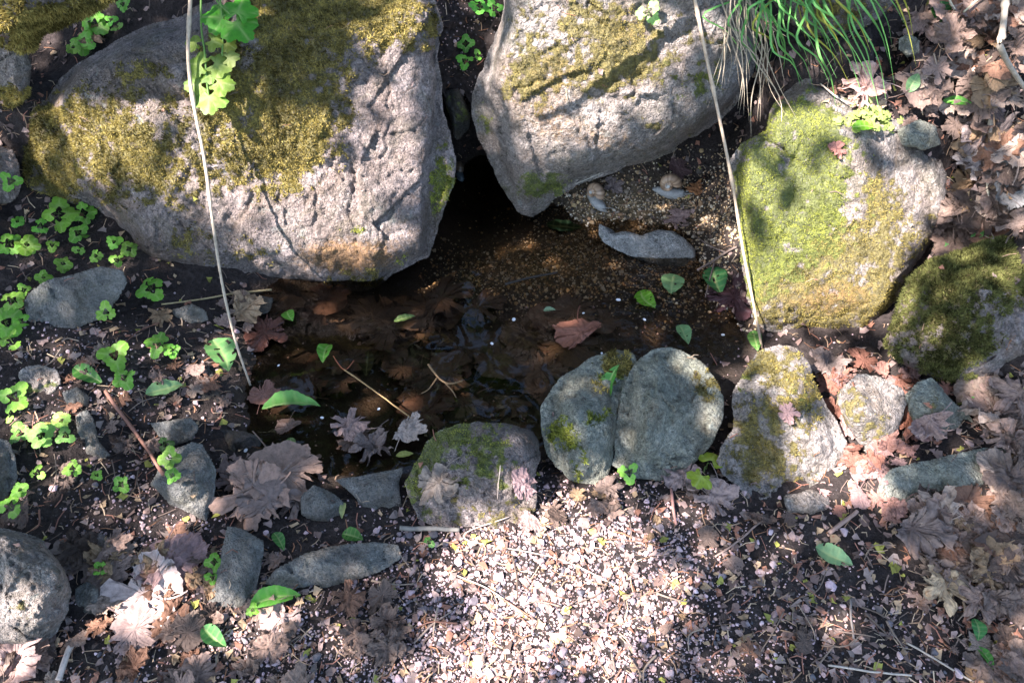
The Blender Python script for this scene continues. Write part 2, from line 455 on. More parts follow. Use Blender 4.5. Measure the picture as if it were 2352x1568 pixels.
# ------------------------------------------------------------------ rocks
def densify(poly, step, jit, seed):
    P = np.asarray(poly, float); out = []
    n = len(P)
    for k in range(n):
        a, b, c, d = P[k - 1], P[k], P[(k + 1) % n], P[(k + 2) % n]
        m = max(2, int(np.hypot(*(c - b)) / step))
        for j in range(m):
            f = j / m
            cr = 0.5 * (2 * b + (c - a) * f + (2 * a - 5 * b + 4 * c - d) * f ** 2 + (3 * b - a - 3 * c + d) * f ** 3)
            out.append(0.25 * cr + 0.75 * (b + (c - b) * f))
    O = np.array(out)
    q = np.concatenate([O / 30.0, np.full((len(O), 1), seed * 3.7)], 1)
    dx = fbm(q, 4, seed, 0.65); dy = fbm(q + 50, 4, seed + 9, 0.65)
    return O + jit * np.stack([dx, dy], 1)

ROCKN = [0]
def rock(name, outline, zb, zt, bulge, label, cat='rock', mat='granite', group=None, grid=5.0, edge=None, nfac=8, facet=1.1,
         jit=7.0, rough=1.15, moss=(), alga=(), wetz=None, depth=None, wets=(), steps=(), seed=None, roll=0.0, tufts=None, tuft_len=0.007, tuft_n=0.0, chipk=1.0, rust=(), nchip=14, planes=()):
    ROCKN[0] += 1; seed = seed if seed is not None else ROCKN[0] * 7 + 1
    rr = np.random.default_rng(seed)
    out = densify(outline, 9, jit, seed)
    u0, v0 = out.min(0); u1, v1 = out.max(0); uc = (u0 + u1) / 2
    Pb = at_z(uc, v1, zb); Pt = at_z(uc, v0, zt)
    e1 = np.array([1.0, 0, roll]); n = np.cross(e1, Pt - Pb); n /= np.linalg.norm(n)
    us = np.arange(u0 - 2 * grid, u1 + 2.1 * grid, grid); vs_ = np.arange(v0 - 2 * grid, v1 + 2.1 * grid, grid)
    U, V = np.meshgrid(us, vs_)
    ins = in_poly(U, V, out); d, bx, by = dist_poly(U, V, out)
    keep = ins | (d < grid * 0.75)
    snap = keep & (~ins | (d < grid * 0.25))
    U = np.where(snap, bx, U); V = np.where(snap, by, V)
    d = np.where(ins & ~snap, d, 0.0)
    D = ray(U, V); t0 = ((Pb - CAM) @ n) / (D @ n)
    mpp = t0 / FPX
    size = min(u1 - u0, v1 - v0)
    w = (edge if edge else 0.11 * size)
    x = np.clip(d / w, 0, 1)
    prof = np.clip(1 - (1 - x) ** 1.7, 0, 1) ** 0.7
    X = (U - uc) / ((u1 - u0) / 2); Y = (V - (v0 + v1) / 2) / ((v1 - v0) / 2)
    f = prof
    for k in range(nfac):
        th = rr.uniform(0, 2 * math.pi); o = rr.uniform(-0.3, 0.45)
        pl = 1.0 - facet * rr.uniform(0.5, 1.2) * np.maximum(X * math.cos(th) + Y * math.sin(th) - o, 0)
        f = np.minimum(f, np.maximum(pl, 0.0) * (0.35 + 0.65 * prof))
    wob = 10 * fbm(np.stack([U / 60, V / 60, U * 0 + seed], -1), 3, seed + 61)
    for (pu, pv, du, dv, sl_) in planes:     # a flat side of the boulder, falling away beyond a line
        ln = math.hypot(du, dv)
        f = f - sl_ * np.maximum(((U - pu) * du + (V - pv) * dv) / ln + wob, 0) / 100.0
    f = np.maximum(f, 0.06 * prof)
    P0 = CAM + D * (t0 - bulge * f)[..., None]
    ef = sstep(0, 16, d)
    sz_m = size * mpp.mean()
    nz = 0.045 * sz_m * fbm(P0 * (1.6 / sz_m), 3, seed) + (0.008 if sz_m > 0.35 else 0.012) * rough * min(1, sz_m / 0.2) * fbm(P0 * 22, 4, seed + 3, 0.6) + (0.0065 if sz_m > 0.35 else 0.0085) * rough * fbm(P0 * 65, 4, seed + 5, 0.7)
    # broken facets: a scatter of flat chips, each its own tilt
    K = nchip; cs = P0[ins].reshape(-1, 3); cs = cs[rr.integers(0, len(cs), K)]; tl = rr.normal(0, 1, (K, 3)); chip = np.full(U.shape, -9.0)
    best = np.full(U.shape, 1e9)
    for c_, t_ in zip(cs, tl):
        dd = ((P0 + 0.012 * np.stack([fbm(P0 * 18, 2, seed + 71)] * 3, -1) - c_) ** 2).sum(-1); m_ = dd < best
        best = np.where(m_, dd, best); chip = np.where(m_, (P0 - c_) @ t_, chip)
    nz = nz + np.clip(chip * 0.20, -0.035, 0.035) * rough * chipk * 0.45
    rid = 1 - np.abs(fbm(P0 * 11 + 5, 3, seed + 11)) * 2
    nz = nz - 0.010 * rough * np.clip(rid - 0.78, 0, 1) * 3 * min(1, sz_m / 0.25)
    b = bulge * f + nz * ef
    for (line, amt, wid) in steps:      # a step: one side of a line stands proud
        L = np.asarray(line, float); a_, b_ = L[0], L[-1]
        tt = b_ - a_; ln = np.hypot(*tt); tt = tt / ln; nn = np.array([-tt[1], tt[0]])
        s = (U - a_[0]) * nn[0] + (V - a_[1]) * nn[1] + 6 * fbm(P0 * 30, 3, seed + 21)
        al = ((U - a_[0]) * tt[0] + (V - a_[1]) * tt[1]) / ln
        b = b + amt * sstep(-wid, wid, s) * sstep(-0.35, 0.0, al) * sstep(1.35, 1.0, al) * np.exp(-np.maximum(s, 0) / 220) * ef
    P = CAM + D * (t0 - b)[..., None]
    # faces
    ny, nx = U.shape; idx = np.arange(nx * ny).reshape(ny, nx)
    q = np.stack([idx[:-1, :-1], idx[1:, :-1], idx[1:, 1:], idx[:-1, 1:]], -1).reshape(-1, 4)
    kf = keep.ravel()
    ctr_in = in_poly(U.ravel()[q].mean(1), V.ravel()[q].mean(1), out)
    q = q[kf[q].all(1) & ctr_in]
    used = np.zeros(nx * ny, bool); used[q.ravel()] = True
    remap = -np.ones(nx * ny, int); remap[used] = np.arange(used.sum())
    F = remap[q]; VV = P.reshape(-1, 3)[used]; UU = U.ravel()[used]; VVv = V.ravel()[used]
    # boundary edges -> skirt going down into the ground
    e = np.concatenate([F[:, [0, 1]], F[:, [1, 2]], F[:, [2, 3]], F[:, [3, 0]]])
    key = np.sort(e, 1); _, inv, cnt = np.unique(key[:, 0].astype(np.int64) * 1000003 + key[:, 1], return_inverse=True, return_counts=True)
    be = e[cnt[inv] == 1]
    bvs = np.unique(be); nb = len(bvs); nV = len(VV)
    c = VV.mean(0); dep = depth if depth else max(0.12, 0.8 * sz_m)
    rings = []
    for k, (sc_, dz) in enumerate(((0.03, 0.15), (0.12, 0.55), (0.3, 1.0), (0.985, 1.1))):
        r = VV[bvs].copy(); away = r - CAM; away /= np.linalg.norm(away, axis=1)[:, None]
        r += (c + away.mean(0) * dz * dep - r) * sc_ + away * (dz * dep * 0.9 + 0.006 * fbm(r * 20, 3, seed + 31))[:, None]
        rings.append(r)
    loc = np.zeros(nV, int); loc[bvs] = np.arange(nb)
    SF = []
    for k in range(4):
        a = be[:, 0] if k == 0 else nV + (k - 1) * nb + loc[be[:, 0]]
        bb = be[:, 1] if k == 0 else nV + (k - 1) * nb + loc[be[:, 1]]
        a2 = nV + k * nb + loc[be[:, 0]]; b2 = nV + k * nb + loc[be[:, 1]]
        SF.append(np.stack([bb, a, a2, b2], 1))
    AV = np.concatenate([VV] + rings); AF = np.concatenate([F] + SF)
    # paint: moss, algae, wet
    def blobs(lst, uu, vv):
        s = np.zeros(uu.shape)
        for (bu, bv, ru, rv, st) in lst:
            s = s + st * np.exp(-0.9 * (((uu - bu) / ru) ** 2 + ((vv - bv) / rv) ** 2) ** 1.3)
        return np.minimum(s, 1.1)
    nb1 = fbm(np.stack([UU / 70, VVv / 70, UU * 0 + seed], 1), 4, seed + 41)
    nb2 = fbm(np.stack([UU / 16, VVv / 16, UU * 0 + seed], 1), 3, seed + 43)
    rag = 0.6 * nb1 + 0.8 * nb2
    ms = blobs(moss, UU, VVv); ms = sstep(0.05, 1.15, ms + rag * sstep(0.02, 0.35, ms))
    al = blobs(alga, UU, VVv); al = sstep(0.1, 1.05, al + rag * sstep(0.02, 0.35, al))
    wt = np.clip(blobs(wets, UU, VVv), 0, 1)
    if wetz is not None: wt = np.maximum(wt, sstep(wetz, wetz - 0.03, VV[:, 2] + 0.012 * nb1))
    ru = np.clip(blobs(rust, UU, VVv), 0, 1)
    paint = np.zeros((len(AV), 4)); paint[:nV, 3] = ru; paint[:nV, 0] = ms; paint[:nV, 1] = al; paint[:nV, 2] = wt
    base = np.array([c[0], c[1], AV[:, 2].min()])
    o = link(name, raw_mesh(name, AV - base, AF, True, paint), M[mat], None, base)
    tag(o, label, cat, group)
    register(AV, AF, ROCKN[0])
    if tuft_n > 0:
        # real moss shoots on the mossy parts
        fn = np.cross(VV[F[:, 2]] - VV[F[:, 0]], VV[F[:, 3]] - VV[F[:, 1]])
        ar = np.linalg.norm(fn, axis=1) * 0.5; fn = fn / (2 * ar[:, None] + 1e-12)
        if (fn.mean(0) @ (CAM - c)) < 0: fn = -fn
        fm = np.maximum(ms, al * 0.9)[F].mean(1); isal = al[F].mean(1) > ms[F].mean(1)
        pr = ar * np.clip(fm - 0.12, 0, 1) ** 1.2; N = int(tuft_n * pr.sum())
        if N > 20:
            pick = rr.choice(len(F), N, p=pr / pr.sum())
            wts = rr.dirichlet((1, 1, 1, 1), N)
            pos = (VV[F[pick]] * wts[:, :, None]).sum(1)
            nrm = fn[pick]
            hue = fbm(pos * 14, 3, seed + 51) * 0.9 + fbm(pos * 60, 2, seed + 57) * 0.6 + rr.normal(0, 0.3, N)
            hh = np.clip(hue * 0.9 + 0.5, 0, 1)[:, None]
            col = (1 - hh) * np.array([0.07, 0.057, 0.016]) + hh * np.array([0.40, 0.325, 0.10])
            ga = np.array([0.075, 0.095, 0.016]) * (1 - hh) + np.array([0.40, 0.42, 0.08]) * hh
            col = np.where(isal[pick][:, None], ga, col)
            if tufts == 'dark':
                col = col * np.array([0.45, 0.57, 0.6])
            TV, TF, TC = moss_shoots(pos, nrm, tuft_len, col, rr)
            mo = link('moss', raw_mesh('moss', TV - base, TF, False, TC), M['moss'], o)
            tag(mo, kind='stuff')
    return o

def moss_shoots(pos, nrm, length, col, rr, blades=3):
    N = len(pos); V = []; C = []
    for k in range(blades):
        lean = rr.normal(0, 0.65, (N, 3)); d = nrm + lean + np.array([0, 0, 0.25]); d /= np.linalg.norm(d, axis=1)[:, None]
        sd = np.cross(d, rr.normal(0, 1, (N, 3))); sd /= np.linalg.norm(sd, axis=1)[:, None] + 1e-9
        L = length * rr.uniform(0.5, 1.35, (N, 1)); wd = length * 0.2 * rr.uniform(0.7, 1.3, (N, 1))
        b0 = pos - nrm * 0.0015
        V.append(np.stack([b0 - sd * wd, b0 + sd * wd, b0 + d * L], 1))
        cc = np.stack([col * 0.75, col * 0.75, col * 1.25], 1); C.append(cc)
    V = np.concatenate(V).reshape(-1, 3); C = np.concatenate(C).reshape(-1, 3)
    return V, np.arange(len(V)).reshape(-1, 3), C

A_out = [(38, 330), (40, 285), (48, 242), (75, 232), (105, 232), (135, 182), (175, 150), (270, 92), (335, 60), (420, 38), (445, 18), (520, -10), (560, -70), (900, -90), (975, -50),
         (1000, 0), (1016, 60), (1006, 130), (1013, 180), (1020, 250), (1038, 330), (1050, 372), (1040, 430), (1020, 480), (1000, 545), (985, 590), (940, 610), (895, 638), (850, 664),
         (780, 672), (700, 667), (620, 662), (540, 657), (470, 650), (430, 642), (390, 632), (335, 620), (318, 590), (290, 545), (250, 500), (215, 472), (150, 465), (92, 452), (62, 440), (45, 400)]
rock('boulder', A_out, -0.10, 0.60, 0.16, 'huge grey boulder draped with olive moss, a pale dry stem hanging before it', 'boulder', 'granite', grid=3.3, edge=48, nfac=2, facet=0.2, jit=7, planes=[(300, 190, -.25, -.97, .45), (985, 300, 1, .1, 1.6), (600, 575, 0, 1, .6), (230, 330, -1, .25, .35), (760, 250, 1, -.25, .16), (560, 380, -.5, .86, .14)],
     moss=[(350, 310, 340, 110, .8), (150, 330, 130, 120, .8), (640, 130, 170, 160, .85), (640, 300, 120, 90, .5), (760, 20, 180, 80, .75), (900, 60, 110, 80, .6), (450, 420, 320, 60, .4), (500, 560, 260, 60, .3), (840, 640, 120, 30, .35), (620, 240, 130, 120, .5), (310, 160, 60, 20, .6), (700, 340, 60, 50, .45)],
     alga=[(1015, 400, 28, 110, .75), (930, 590, 45, 18, .6), (800, 530, 90, 14, .35)],
     wetz=-0.045, steps=[(((822, 400), (828, 590)), -0.03, 5), (((440, 215), (170, 150)), 0.02, 14), (((745, 290), (860, 120)), -0.02, 18)], seed=11, tuft_n=120000, tuft_len=0.0075, depth=0.7, nchip=30, chipk=0.6, rust=[(800, 590, 130, 45, .9), (930, 520, 50, 60, .3), (640, 470, 60, 40, .25)])

B_out = [(1170, -60), (1158, 20), (1140, 80), (1110, 150), (1080, 230), (1082, 280), (1095, 312), (1110, 345), (1128, 385), (1142, 420), (1165, 452), (1180, 476), (1200, 494), (1225, 497), (1250, 485), (1270, 463), (1300, 440),
         (1340, 420), (1400, 400), (1440, 381), (1500, 370), (1545, 350), (1580, 320), (1620, 300), (1660, 270), (1690, 240), (1715, 200), (1735, 150), (1742, 60), (1722, -60), (1450, -90)]
rock('boulder', B_out, -0.04, 0.62, 0.15, 'wedge-shaped boulder hanging over the wet gravel, its mossy upper face in sun', 'boulder', 'granite_pale', grid=3.3, edge=45, nfac=2, facet=0.2, planes=[(1170, 150, -1, .12, .9), (1400, 330, .35, .94, .5), (1260, 280, -.4, .9, .3), (1640, 150, 1, .3, .6)],
     moss=[(1300, 90, 140, 110, .6), (1420, 60, 130, 80, .6), (1230, 200, 70, 70, .6), (1350, 180, 120, 60, .5), (1450, 150, 110, 60, .4), (1500, 300, 160, 50, .3), (1620, 150, 90, 90, .35)],
     alga=[(1230, 425, 80, 28, .95), (1600, 180, 110, 70, .4), (1110, 270, 30, 60, .3)], wetz=-0.03, seed=23, tuft_n=70000, tuft_len=0.005, depth=0.6, nchip=24, chipk=0.6, rust=[(1260, 210, 90, 90, .35), (1340, 90, 140, 110, .25), (1480, 80, 80, 60, .25), (1300, 300, 160, 50, .35), (1450, 340, 120, 40, .3)])

C_out = [(1960, 190), (1850, 180), (1800, 215), (1772, 250), (1760, 300), (1705, 330), (1672, 370), (1680, 420), (1690, 480), (1695, 540), (1705, 620), (1716, 680), (1732, 730), (1756, 757), (1800, 766), (1850, 757), (1900, 767), (1960, 777),
         (2020, 782), (2042, 740), (2058, 690), (2080, 640), (2115, 590), (2152, 540), (2180, 490), (2187, 440), (2190, 400), (2172, 360), (2130, 330), (2110, 290), (2060, 225)]
rock('boulder', C_out, -0.07, 0.42, 0.13, 'broad boulder covered in yellow-green moss in full sun beside the tall right stem', 'boulder', 'granite_pale', grid=3.3, edge=40, nfac=2, facet=0.25, planes=[(1990, 400, 1, -.35, .3), (1735, 500, -1, .1, 1.4), (1900, 690, 0, 1, .6), (1900, 300, 0, -1, .5), (2120, 560, .8, .6, .9)],
     moss=[(1880, 620, 190, 150, .62), (1980, 590, 140, 130, .68), (1800, 700, 110, 80, .5), (2080, 500, 80, 80, .35), (1990, 420, 60, 40, .5), (1960, 700, 90, 60, .55)],
     alga=[(1800, 400, 130, 160, .8), (1850, 300, 120, 100, .8), (1770, 500, 80, 130, .75), (1900, 470, 110, 110, .65), (1820, 620, 120, 110, .5), (1722, 640, 22, 110, .5)],
     steps=[(((2010, 330), (1990, 540)), 0.02, 20)], wetz=-0.05, seed=35, tuft_n=90000, tuft_len=0.005, depth=0.55, nchip=20, chipk=0.6, rust=[(1900, 690, 140, 50, .6), (1980, 600, 100, 60, .3)])

D_out = [(2430, 545), (2300, 546), (2250, 560), (2180, 585), (2132, 600), (2088, 640), (2066, 690), (2046, 740), (2035, 780), (2042, 812), (2080, 840), (2130, 862), (2180, 882), (2215, 900), (2280, 882), (2352, 858), (2430, 840)]
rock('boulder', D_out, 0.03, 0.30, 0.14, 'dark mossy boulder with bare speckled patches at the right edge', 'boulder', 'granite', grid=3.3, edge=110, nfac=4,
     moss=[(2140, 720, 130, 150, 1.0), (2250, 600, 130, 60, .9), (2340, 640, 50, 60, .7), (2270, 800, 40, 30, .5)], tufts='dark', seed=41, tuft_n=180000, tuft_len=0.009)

rock('boulder', [(-70, -70), (300, -70), (262, 0), (235, 22), (205, 36), (160, 52), (125, 70), (100, 72), (78, 108), (60, 125), (35, 118), (-20, 95), (-70, 90)], 0.52, 0.74, 0.12,
     'golden-brown mossy rock overhanging the dark hollow in the top left corner', 'rock', 'granite', moss=[(110, 0, 220, 160, 1.0)], seed=53, tuft_n=190000, tuft_len=0.011, edge=50)
rock('stone', [(-70, 75), (20, 82), (64, 100), (70, 160), (66, 215), (50, 235), (10, 262), (-70, 290)], 0.27, 0.50, 0.08, 'pale stone with moss along its foot below the overhanging mossy rock', 'rock', 'granite_pale',
     moss=[(30, 240, 90, 50, .9)], seed=57, tuft_n=150000, tuft_len=0.009)
rock('stone', [(-60, 330), (25, 345), (45, 380), (48, 430), (30, 465), (-60, 480)], 0.17, 0.28, 0.05, 'shaded grey stone at the left edge beside the huge boulder', 'rock', 'granite', seed=59)
rock('stone', [(55, 690), (75, 665), (110, 642), (180, 626), (230, 612), (282, 620), (291, 650), (270, 690), (236, 730), (180, 752), (120, 757), (75, 750), (60, 725)], 0.03, 0.13, 0.05,
     'flat dark grey stone below the green seedlings on the left', 'rock', 'slate', jit=4, planes=[(170, 700, .1, 1, .6), (150, 660, -.4, -1, .5), (230, 680, 1, .2, .6)], seed=61, rough=0.8)
rock('stone', [(1376, 514), (1392, 522), (1406, 535), (1440, 532), (1458, 537), (1472, 541), (1510, 528), (1546, 530), (1576, 550), (1596, 575), (1599, 600), (1590, 616), (1560, 619), (1538, 617), (1510, 608), (1480, 598), (1440, 586), (1410, 571), (1386, 556), (1376, 538)],
     -0.095, -0.005, 0.035, 'pale angular stone lying in the wet gravel below the two snails', 'rock', 'pale_stone', grid=3.0, jit=3, planes=[(1480, 560, -.2, 1, .9), (1430, 550, -1, 0, .5)], wetz=-0.062, seed=67, rough=0.7)
rock('stone', [(1000, 990), (1040, 976), (1100, 968), (1160, 970), (1215, 985), (1236, 1010), (1240, 1050), (1226, 1100), (1235, 1150), (1222, 1190), (1180, 1212), (1120, 1216), (1060, 1210), (1000, 1210), (960, 1190), (940, 1150), (930, 1110), (945, 1075), (965, 1040)],
     -0.01, 0.06, 0.09, 'low rounded rock with thin green moss at the front of the pool', 'rock', 'granite', grid=3.3, moss=[(1130, 1190, 110, 35, .55), (1080, 1100, 150, 100, .3)], alga=[(1000, 1030, 60, 60, .7), (1130, 1080, 100, 80, .6), (1080, 990, 90, 35, .7), (960, 1100, 40, 70, .65), (1000, 1190, 60, 25, .5)],
     wets=[(1225, 1010, 40, 45, .8)], planes=[(1000, 1090, -1, 0, .5), (1090, 1150, 0, 1, .5), (1090, 1030, 0, -1, .4), (1180, 1080, 1, .2, .6)], seed=71, tuft_n=60000, tuft_len=0.005)
rock('stone', [(1240, 935), (1256, 905), (1285, 870), (1310, 850), (1340, 830), (1372, 812), (1420, 806), (1460, 814), (1466, 850), (1442, 880), (1427, 920), (1421, 970), (1413, 1020), (1404, 1060), (1392, 1095), (1368, 1112), (1310, 1102), (1275, 1072), (1250, 1030), (1242, 990)],
     -0.01, 0.10, 0.10, 'grey-green rock with a moss cap, left half of the cleft pair', 'rock', 'greenstone', grid=3.3, moss=[(1420, 830, 50, 28, .95), (1370, 880, 60, 40, .25)], alga=[(1285, 1010, 35, 45, .75), (1330, 1070, 30, 45, .6), (1370, 970, 60, 40, .4), (1400, 850, 60, 40, .35)], planes=[(1330, 960, -1, -.35, .6), (1340, 1040, -.2, 1, .7), (1395, 900, 1, .3, .6), (1340, 900, -.5, -1, .3)], seed=73, tuft_n=150000, tuft_len=0.009)
rock('stone', [(1440, 862), (1470, 820), (1510, 800), (1546, 796), (1582, 810), (1622, 840), (1650, 880), (1663, 920), (1660, 960), (1642, 1010), (1610, 1050), (1572, 1086), (1520, 1106), (1460, 1097), (1405, 1068), (1412, 1030), (1418, 960), (1426, 905)],
     -0.01, 0.12, 0.11, 'smooth grey-green rock, right half of the cleft pair by the gravel path', 'rock', 'greenstone', grid=3.3, moss=[(1620, 885, 40, 40, .6)], planes=[(1478, 950, -1, .12, 1.3), (1540, 1025, .15, 1, .9), (1600, 900, 1, .1, .6), (1540, 860, .3, -1, .5)], seed=79, tuft_n=120000, tuft_len=0.007)
rock('stone', [(1745, 802), (1790, 790), (1832, 800), (1856, 830), (1870, 870), (1882, 900), (1906, 940), (1931, 980), (1943, 1010), (1936, 1050), (1900, 1086), (1870, 1120), (1840, 1140), (1790, 1150), (1750, 1162), (1720, 1150), (1690, 1112), (1655, 1090), (1645, 1060), (1660, 1020), (1686, 980), (1680, 930), (1690, 880), (1712, 840)],
     0.0, 0.13, 0.10, 'tall rock with moss on its crown at the foot of the right stem', 'rock', 'granite_pale', grid=3.3, moss=[(1800, 860, 100, 100, .8), (1740, 1050, 80, 80, .65), (1800, 1090, 80, 60, .5), (1800, 960, 100, 60, .35)], alga=[(1840, 900, 40, 60, .4), (1715, 890, 25, 40, .5)], planes=[(1760, 1000, -1, .3, .7), (1850, 950, 1, .15, .7), (1780, 1085, .1, 1, .8), (1790, 880, 0, -1, .5)], seed=83, tuft_n=90000, tuft_len=0.006)
rock('stone', [(1925, 900), (1946, 880), (1970, 860), (2000, 860), (2040, 870), (2070, 890), (2085, 915), (2076, 950), (2065, 990), (2046, 1015), (2020, 1040), (1990, 1045), (1966, 1010), (1946, 980), (1930, 940)],
     0.03, 0.14, 0.07, 'small coarse pale rock with yellow lichen, sunlit beside the tall mossy-crowned rock', 'rock', 'granite_pale', grid=3.8, rough=1.3, moss=[(2000, 980, 70, 55, .6), (1940, 920, 40, 60, .55)], rust=[(1990, 930, 70, 60, .35)], planes=[(1995, 905, .1, -1, .9), (1975, 950, -1, .2, .5), (2005, 995, .2, 1, .6)], seed=89, tuft_n=60000, tuft_len=0.004)
rock('stone', [(2080, 905), (2110, 876), (2140, 868), (2166, 890), (2186, 920), (2220, 950), (2256, 990), (2242, 1010), (2200, 1022), (2150, 1000), (2105, 975), (2084, 945)],
     0.04, 0.14, 0.05, 'shaded grey-green stone half under leaves below the dark mossy boulder', 'rock', 'greenstone', moss=[(2130, 925, 30, 30, .5)], planes=[(2150, 930, .6, .8, .7), (2130, 920, -.7, -.5, .5)], seed=97)
rock('slab', [(2018, 1112), (2045, 1076), (2100, 1062), (2180, 1045), (2262, 1028), (2312, 1030), (2319, 1045), (2292, 1080), (2240, 1130), (2150, 1168), (2060, 1155), (2020, 1140)],
     0.035, 0.09, 0.03, 'flat grey slab partly buried under brown leaves on the right', 'rock', 'greenstone', planes=[(2170, 1110, 0, 1, .9), (2150, 1075, -.2, -1, .4)], seed=101, rough=0.6, jit=4)
rock('boulder', [(-60, 1205), (30, 1217), (90, 1235), (122, 1270), (147, 1310), (163, 1360), (156, 1400), (132, 1450), (100, 1482), (40, 1491), (-60, 1494)], -0.01, 0.13, 0.10,
     'rough grey boulder in the bottom left corner, half in sunlight', 'boulder', 'granite_pale', grid=3.3, planes=[(60, 1290, .35, -1, .9), (95, 1400, 1, .45, .7), (50, 1420, 0, 1, .5)], seed=103, moss=[(40, 1400, 40, 30, .3)], facet=0.6)
rock('stone', [(-60, 1000), (20, 1010), (36, 1050), (41, 1092), (22, 1132), (0, 1162), (-60, 1168)], 0.01, 0.09, 0.05, 'grey stone at the left edge beside the bright seedlings', 'rock', 'slate', planes=[(0, 1080, .5, -1, .5)], seed=107)
rock('stone', [(372, 1046), (400, 1030), (440, 1015), (466, 1020), (481, 1046), (495, 1076), (496, 1120), (486, 1160), (475, 1196), (440, 1182), (412, 1166), (390, 1160), (368, 1132), (345, 1112), (360, 1086)],
     -0.02, 0.05, 0.05, 'angular grey stone with a pink sunlit lower face by the pool edge', 'rock', 'slate', grid=3.8, planes=[(430, 1108, 0, 1, 1.0), (440, 1060, .6, -1, .6), (460, 1080, 1, .1, 1.2)], seed=109, rough=0.7, steps=[(((345, 1105), (495, 1108)), 0.015, 5)], jit=4)
rock('slab', [(522, 1208), (562, 1215), (606, 1240), (605, 1272), (592, 1330), (577, 1390), (561, 1421), (520, 1416), (477, 1396), (486, 1350), (500, 1300), (512, 1250)],
     -0.01, 0.035, 0.035, 'oblong grey slab standing out of the leaves below the brown leaf pile', 'rock', 'slate', grid=3.8, planes=[(575, 1300, 1, .25, 1.5), (530, 1390, 0, 1, 1.5)], seed=113, rough=0.6, edge=16, jit=4)
rock('slab', [(602, 1342), (640, 1302), (700, 1270), (780, 1250), (860, 1244), (916, 1250), (922, 1280), (880, 1310), (822, 1330), (760, 1346), (690, 1360), (622, 1364)],
     -0.005, 0.03, 0.03, 'long low grey stone sunk in the gravel beside the oblong slab', 'rock', 'slate', planes=[(760, 1310, .1, 1, 1.2), (760, 1285, -.2, -1, .5)], seed=127, jit=4)
rock('slab', [(770, 1100), (830, 1092), (926, 1074), (916, 1110), (921, 1150), (929, 1186), (900, 1196), (860, 1190), (836, 1170), (814, 1140)], -0.03, 0.0, 0.03,
     'triangular flat grey stone at the pool rim left of the low rounded rock', 'rock', 'slate', grid=3.8, edge=14, planes=[(870, 1160, .1, 1, 1.5), (850, 1130, -.7, .6, .8)], seed=131, rough=0.5, jit=3)
rock('stone', [(692, 1140), (720, 1112), (760, 1130), (789, 1150), (789, 1180), (762, 1204), (720, 1198), (690, 1182)], -0.03, 0.01, 0.03, 'small flat grey stone right of the crumpled leaf pile', 'rock', 'slate', grid=3.8, edge=16, planes=[(740, 1170, .3, 1, 1.3), (740, 1140, .3, -1, .5)], seed=137, rough=0.5, jit=3)
rock('stone', [(436, 870), (478, 838), (502, 880), (516, 930), (522, 990), (470, 992), (432, 950)], -0.09, -0.02, 0.03, 'wet dark slab leaning at the left rim of the pool', 'rock', 'wet_stone', grid=3.8, edge=16, seed=139, jit=4)
rock('stone', [(452, 1000), (500, 985), (560, 990), (602, 1006), (596, 1032), (540, 1052), (500, 1057), (462, 1042)], -0.095, -0.05, 0.03, 'wet dark layered stone dipping into the pool at its left rim', 'rock', 'wet_stone', grid=3.8, edge=16, seed=149, jit=4)
rock('stone', [(345, 972), (390, 965), (440, 958), (456, 980), (442, 1010), (400, 1021), (364, 1002)], -0.02, 0.02, 0.025, 'small grey wedge stone above the reddish stick', 'rock', 'slate', grid=3.8, edge=12, seed=151, jit=3)
rock('stone', [(143, 902), (176, 888), (206, 910), (202, 936), (178, 948), (152, 930)], 0.015, 0.045, 0.02, 'small upper flake of grey stone beside the reddish stick', 'rock', 'slate', grid=3.8, edge=12, seed=157, jit=3)
rock('stone', [(172, 955), (200, 938), (216, 962), (226, 1010), (256, 1046), (222, 1056), (184, 1048), (178, 1000)], 0.0, 0.04, 0.02, 'narrow grey stone flake pointing down beside the bright seedlings', 'rock', 'slate', grid=3.8, edge=12, seed=163, jit=3)
rock('stone', [(172, 1350), (200, 1335), (226, 1352), (228, 1400), (205, 1428), (178, 1415)], -0.01, 0.015, 0.02, 'small dull stone next to the bottom left boulder', 'rock', 'slate', grid=3.8, seed=167, jit=3)
rock('stone', [(195, 1240), (228, 1224), (258, 1240), (262, 1270), (235, 1284), (200, 1272)], -0.01, 0.015, 0.015, 'small brown-grey stone in the dark soil at lower left', 'rock', 'granite', grid=3.8, seed=173, jit=3)
rock('stone', [(40, 855), (85, 836), (130, 848), (138, 882), (110, 905), (60, 908)], 0.03, 0.065, 0.025, 'crumbly pale stone with green algae in the soil at left', 'rock', 'granite_pale', grid=3.8, seed=179, alga=[(100, 890, 40, 20, .6)])
rock('stone', [(396, 712), (440, 698), (476, 712), (478, 735), (440, 746), (402, 738)], -0.02, 0.02, 0.02, 'small dark stone among leaves below the huge boulder', 'rock', 'slate', grid=3.8, seed=181)
rock('stone', [(566, 690), (600, 678), (626, 684), (622, 712), (596, 724), (570, 712)], -0.075, -0.04, 0.02, 'small grey stone at the waterline where the straw lies', 'rock', 'wet_stone', grid=3.8, seed=191)
rock('boulder', [(1745, -60), (2075, -60), (2046, 20), (2012, 50), (1962, 70), (1902, 92), (1850, 82), (1800, 44)], 0.47, 0.64, 0.08, 'dark mossy rock at the top behind the green grass blades', 'rock', 'granite', moss=[(1950, 40, 100, 50, .7)], alga=[(1850, 60, 80, 40, .4)], seed=193, tuft_n=90000)
rock('stone', [(2062, 90), (2085, 78), (2112, 92), (2112, 122), (2085, 134), (2062, 118)], 0.47, 0.52, 0.02, 'small greenish stone in the litter on the upper right slope', 'rock', 'greenstone', grid=3.8, seed=197)
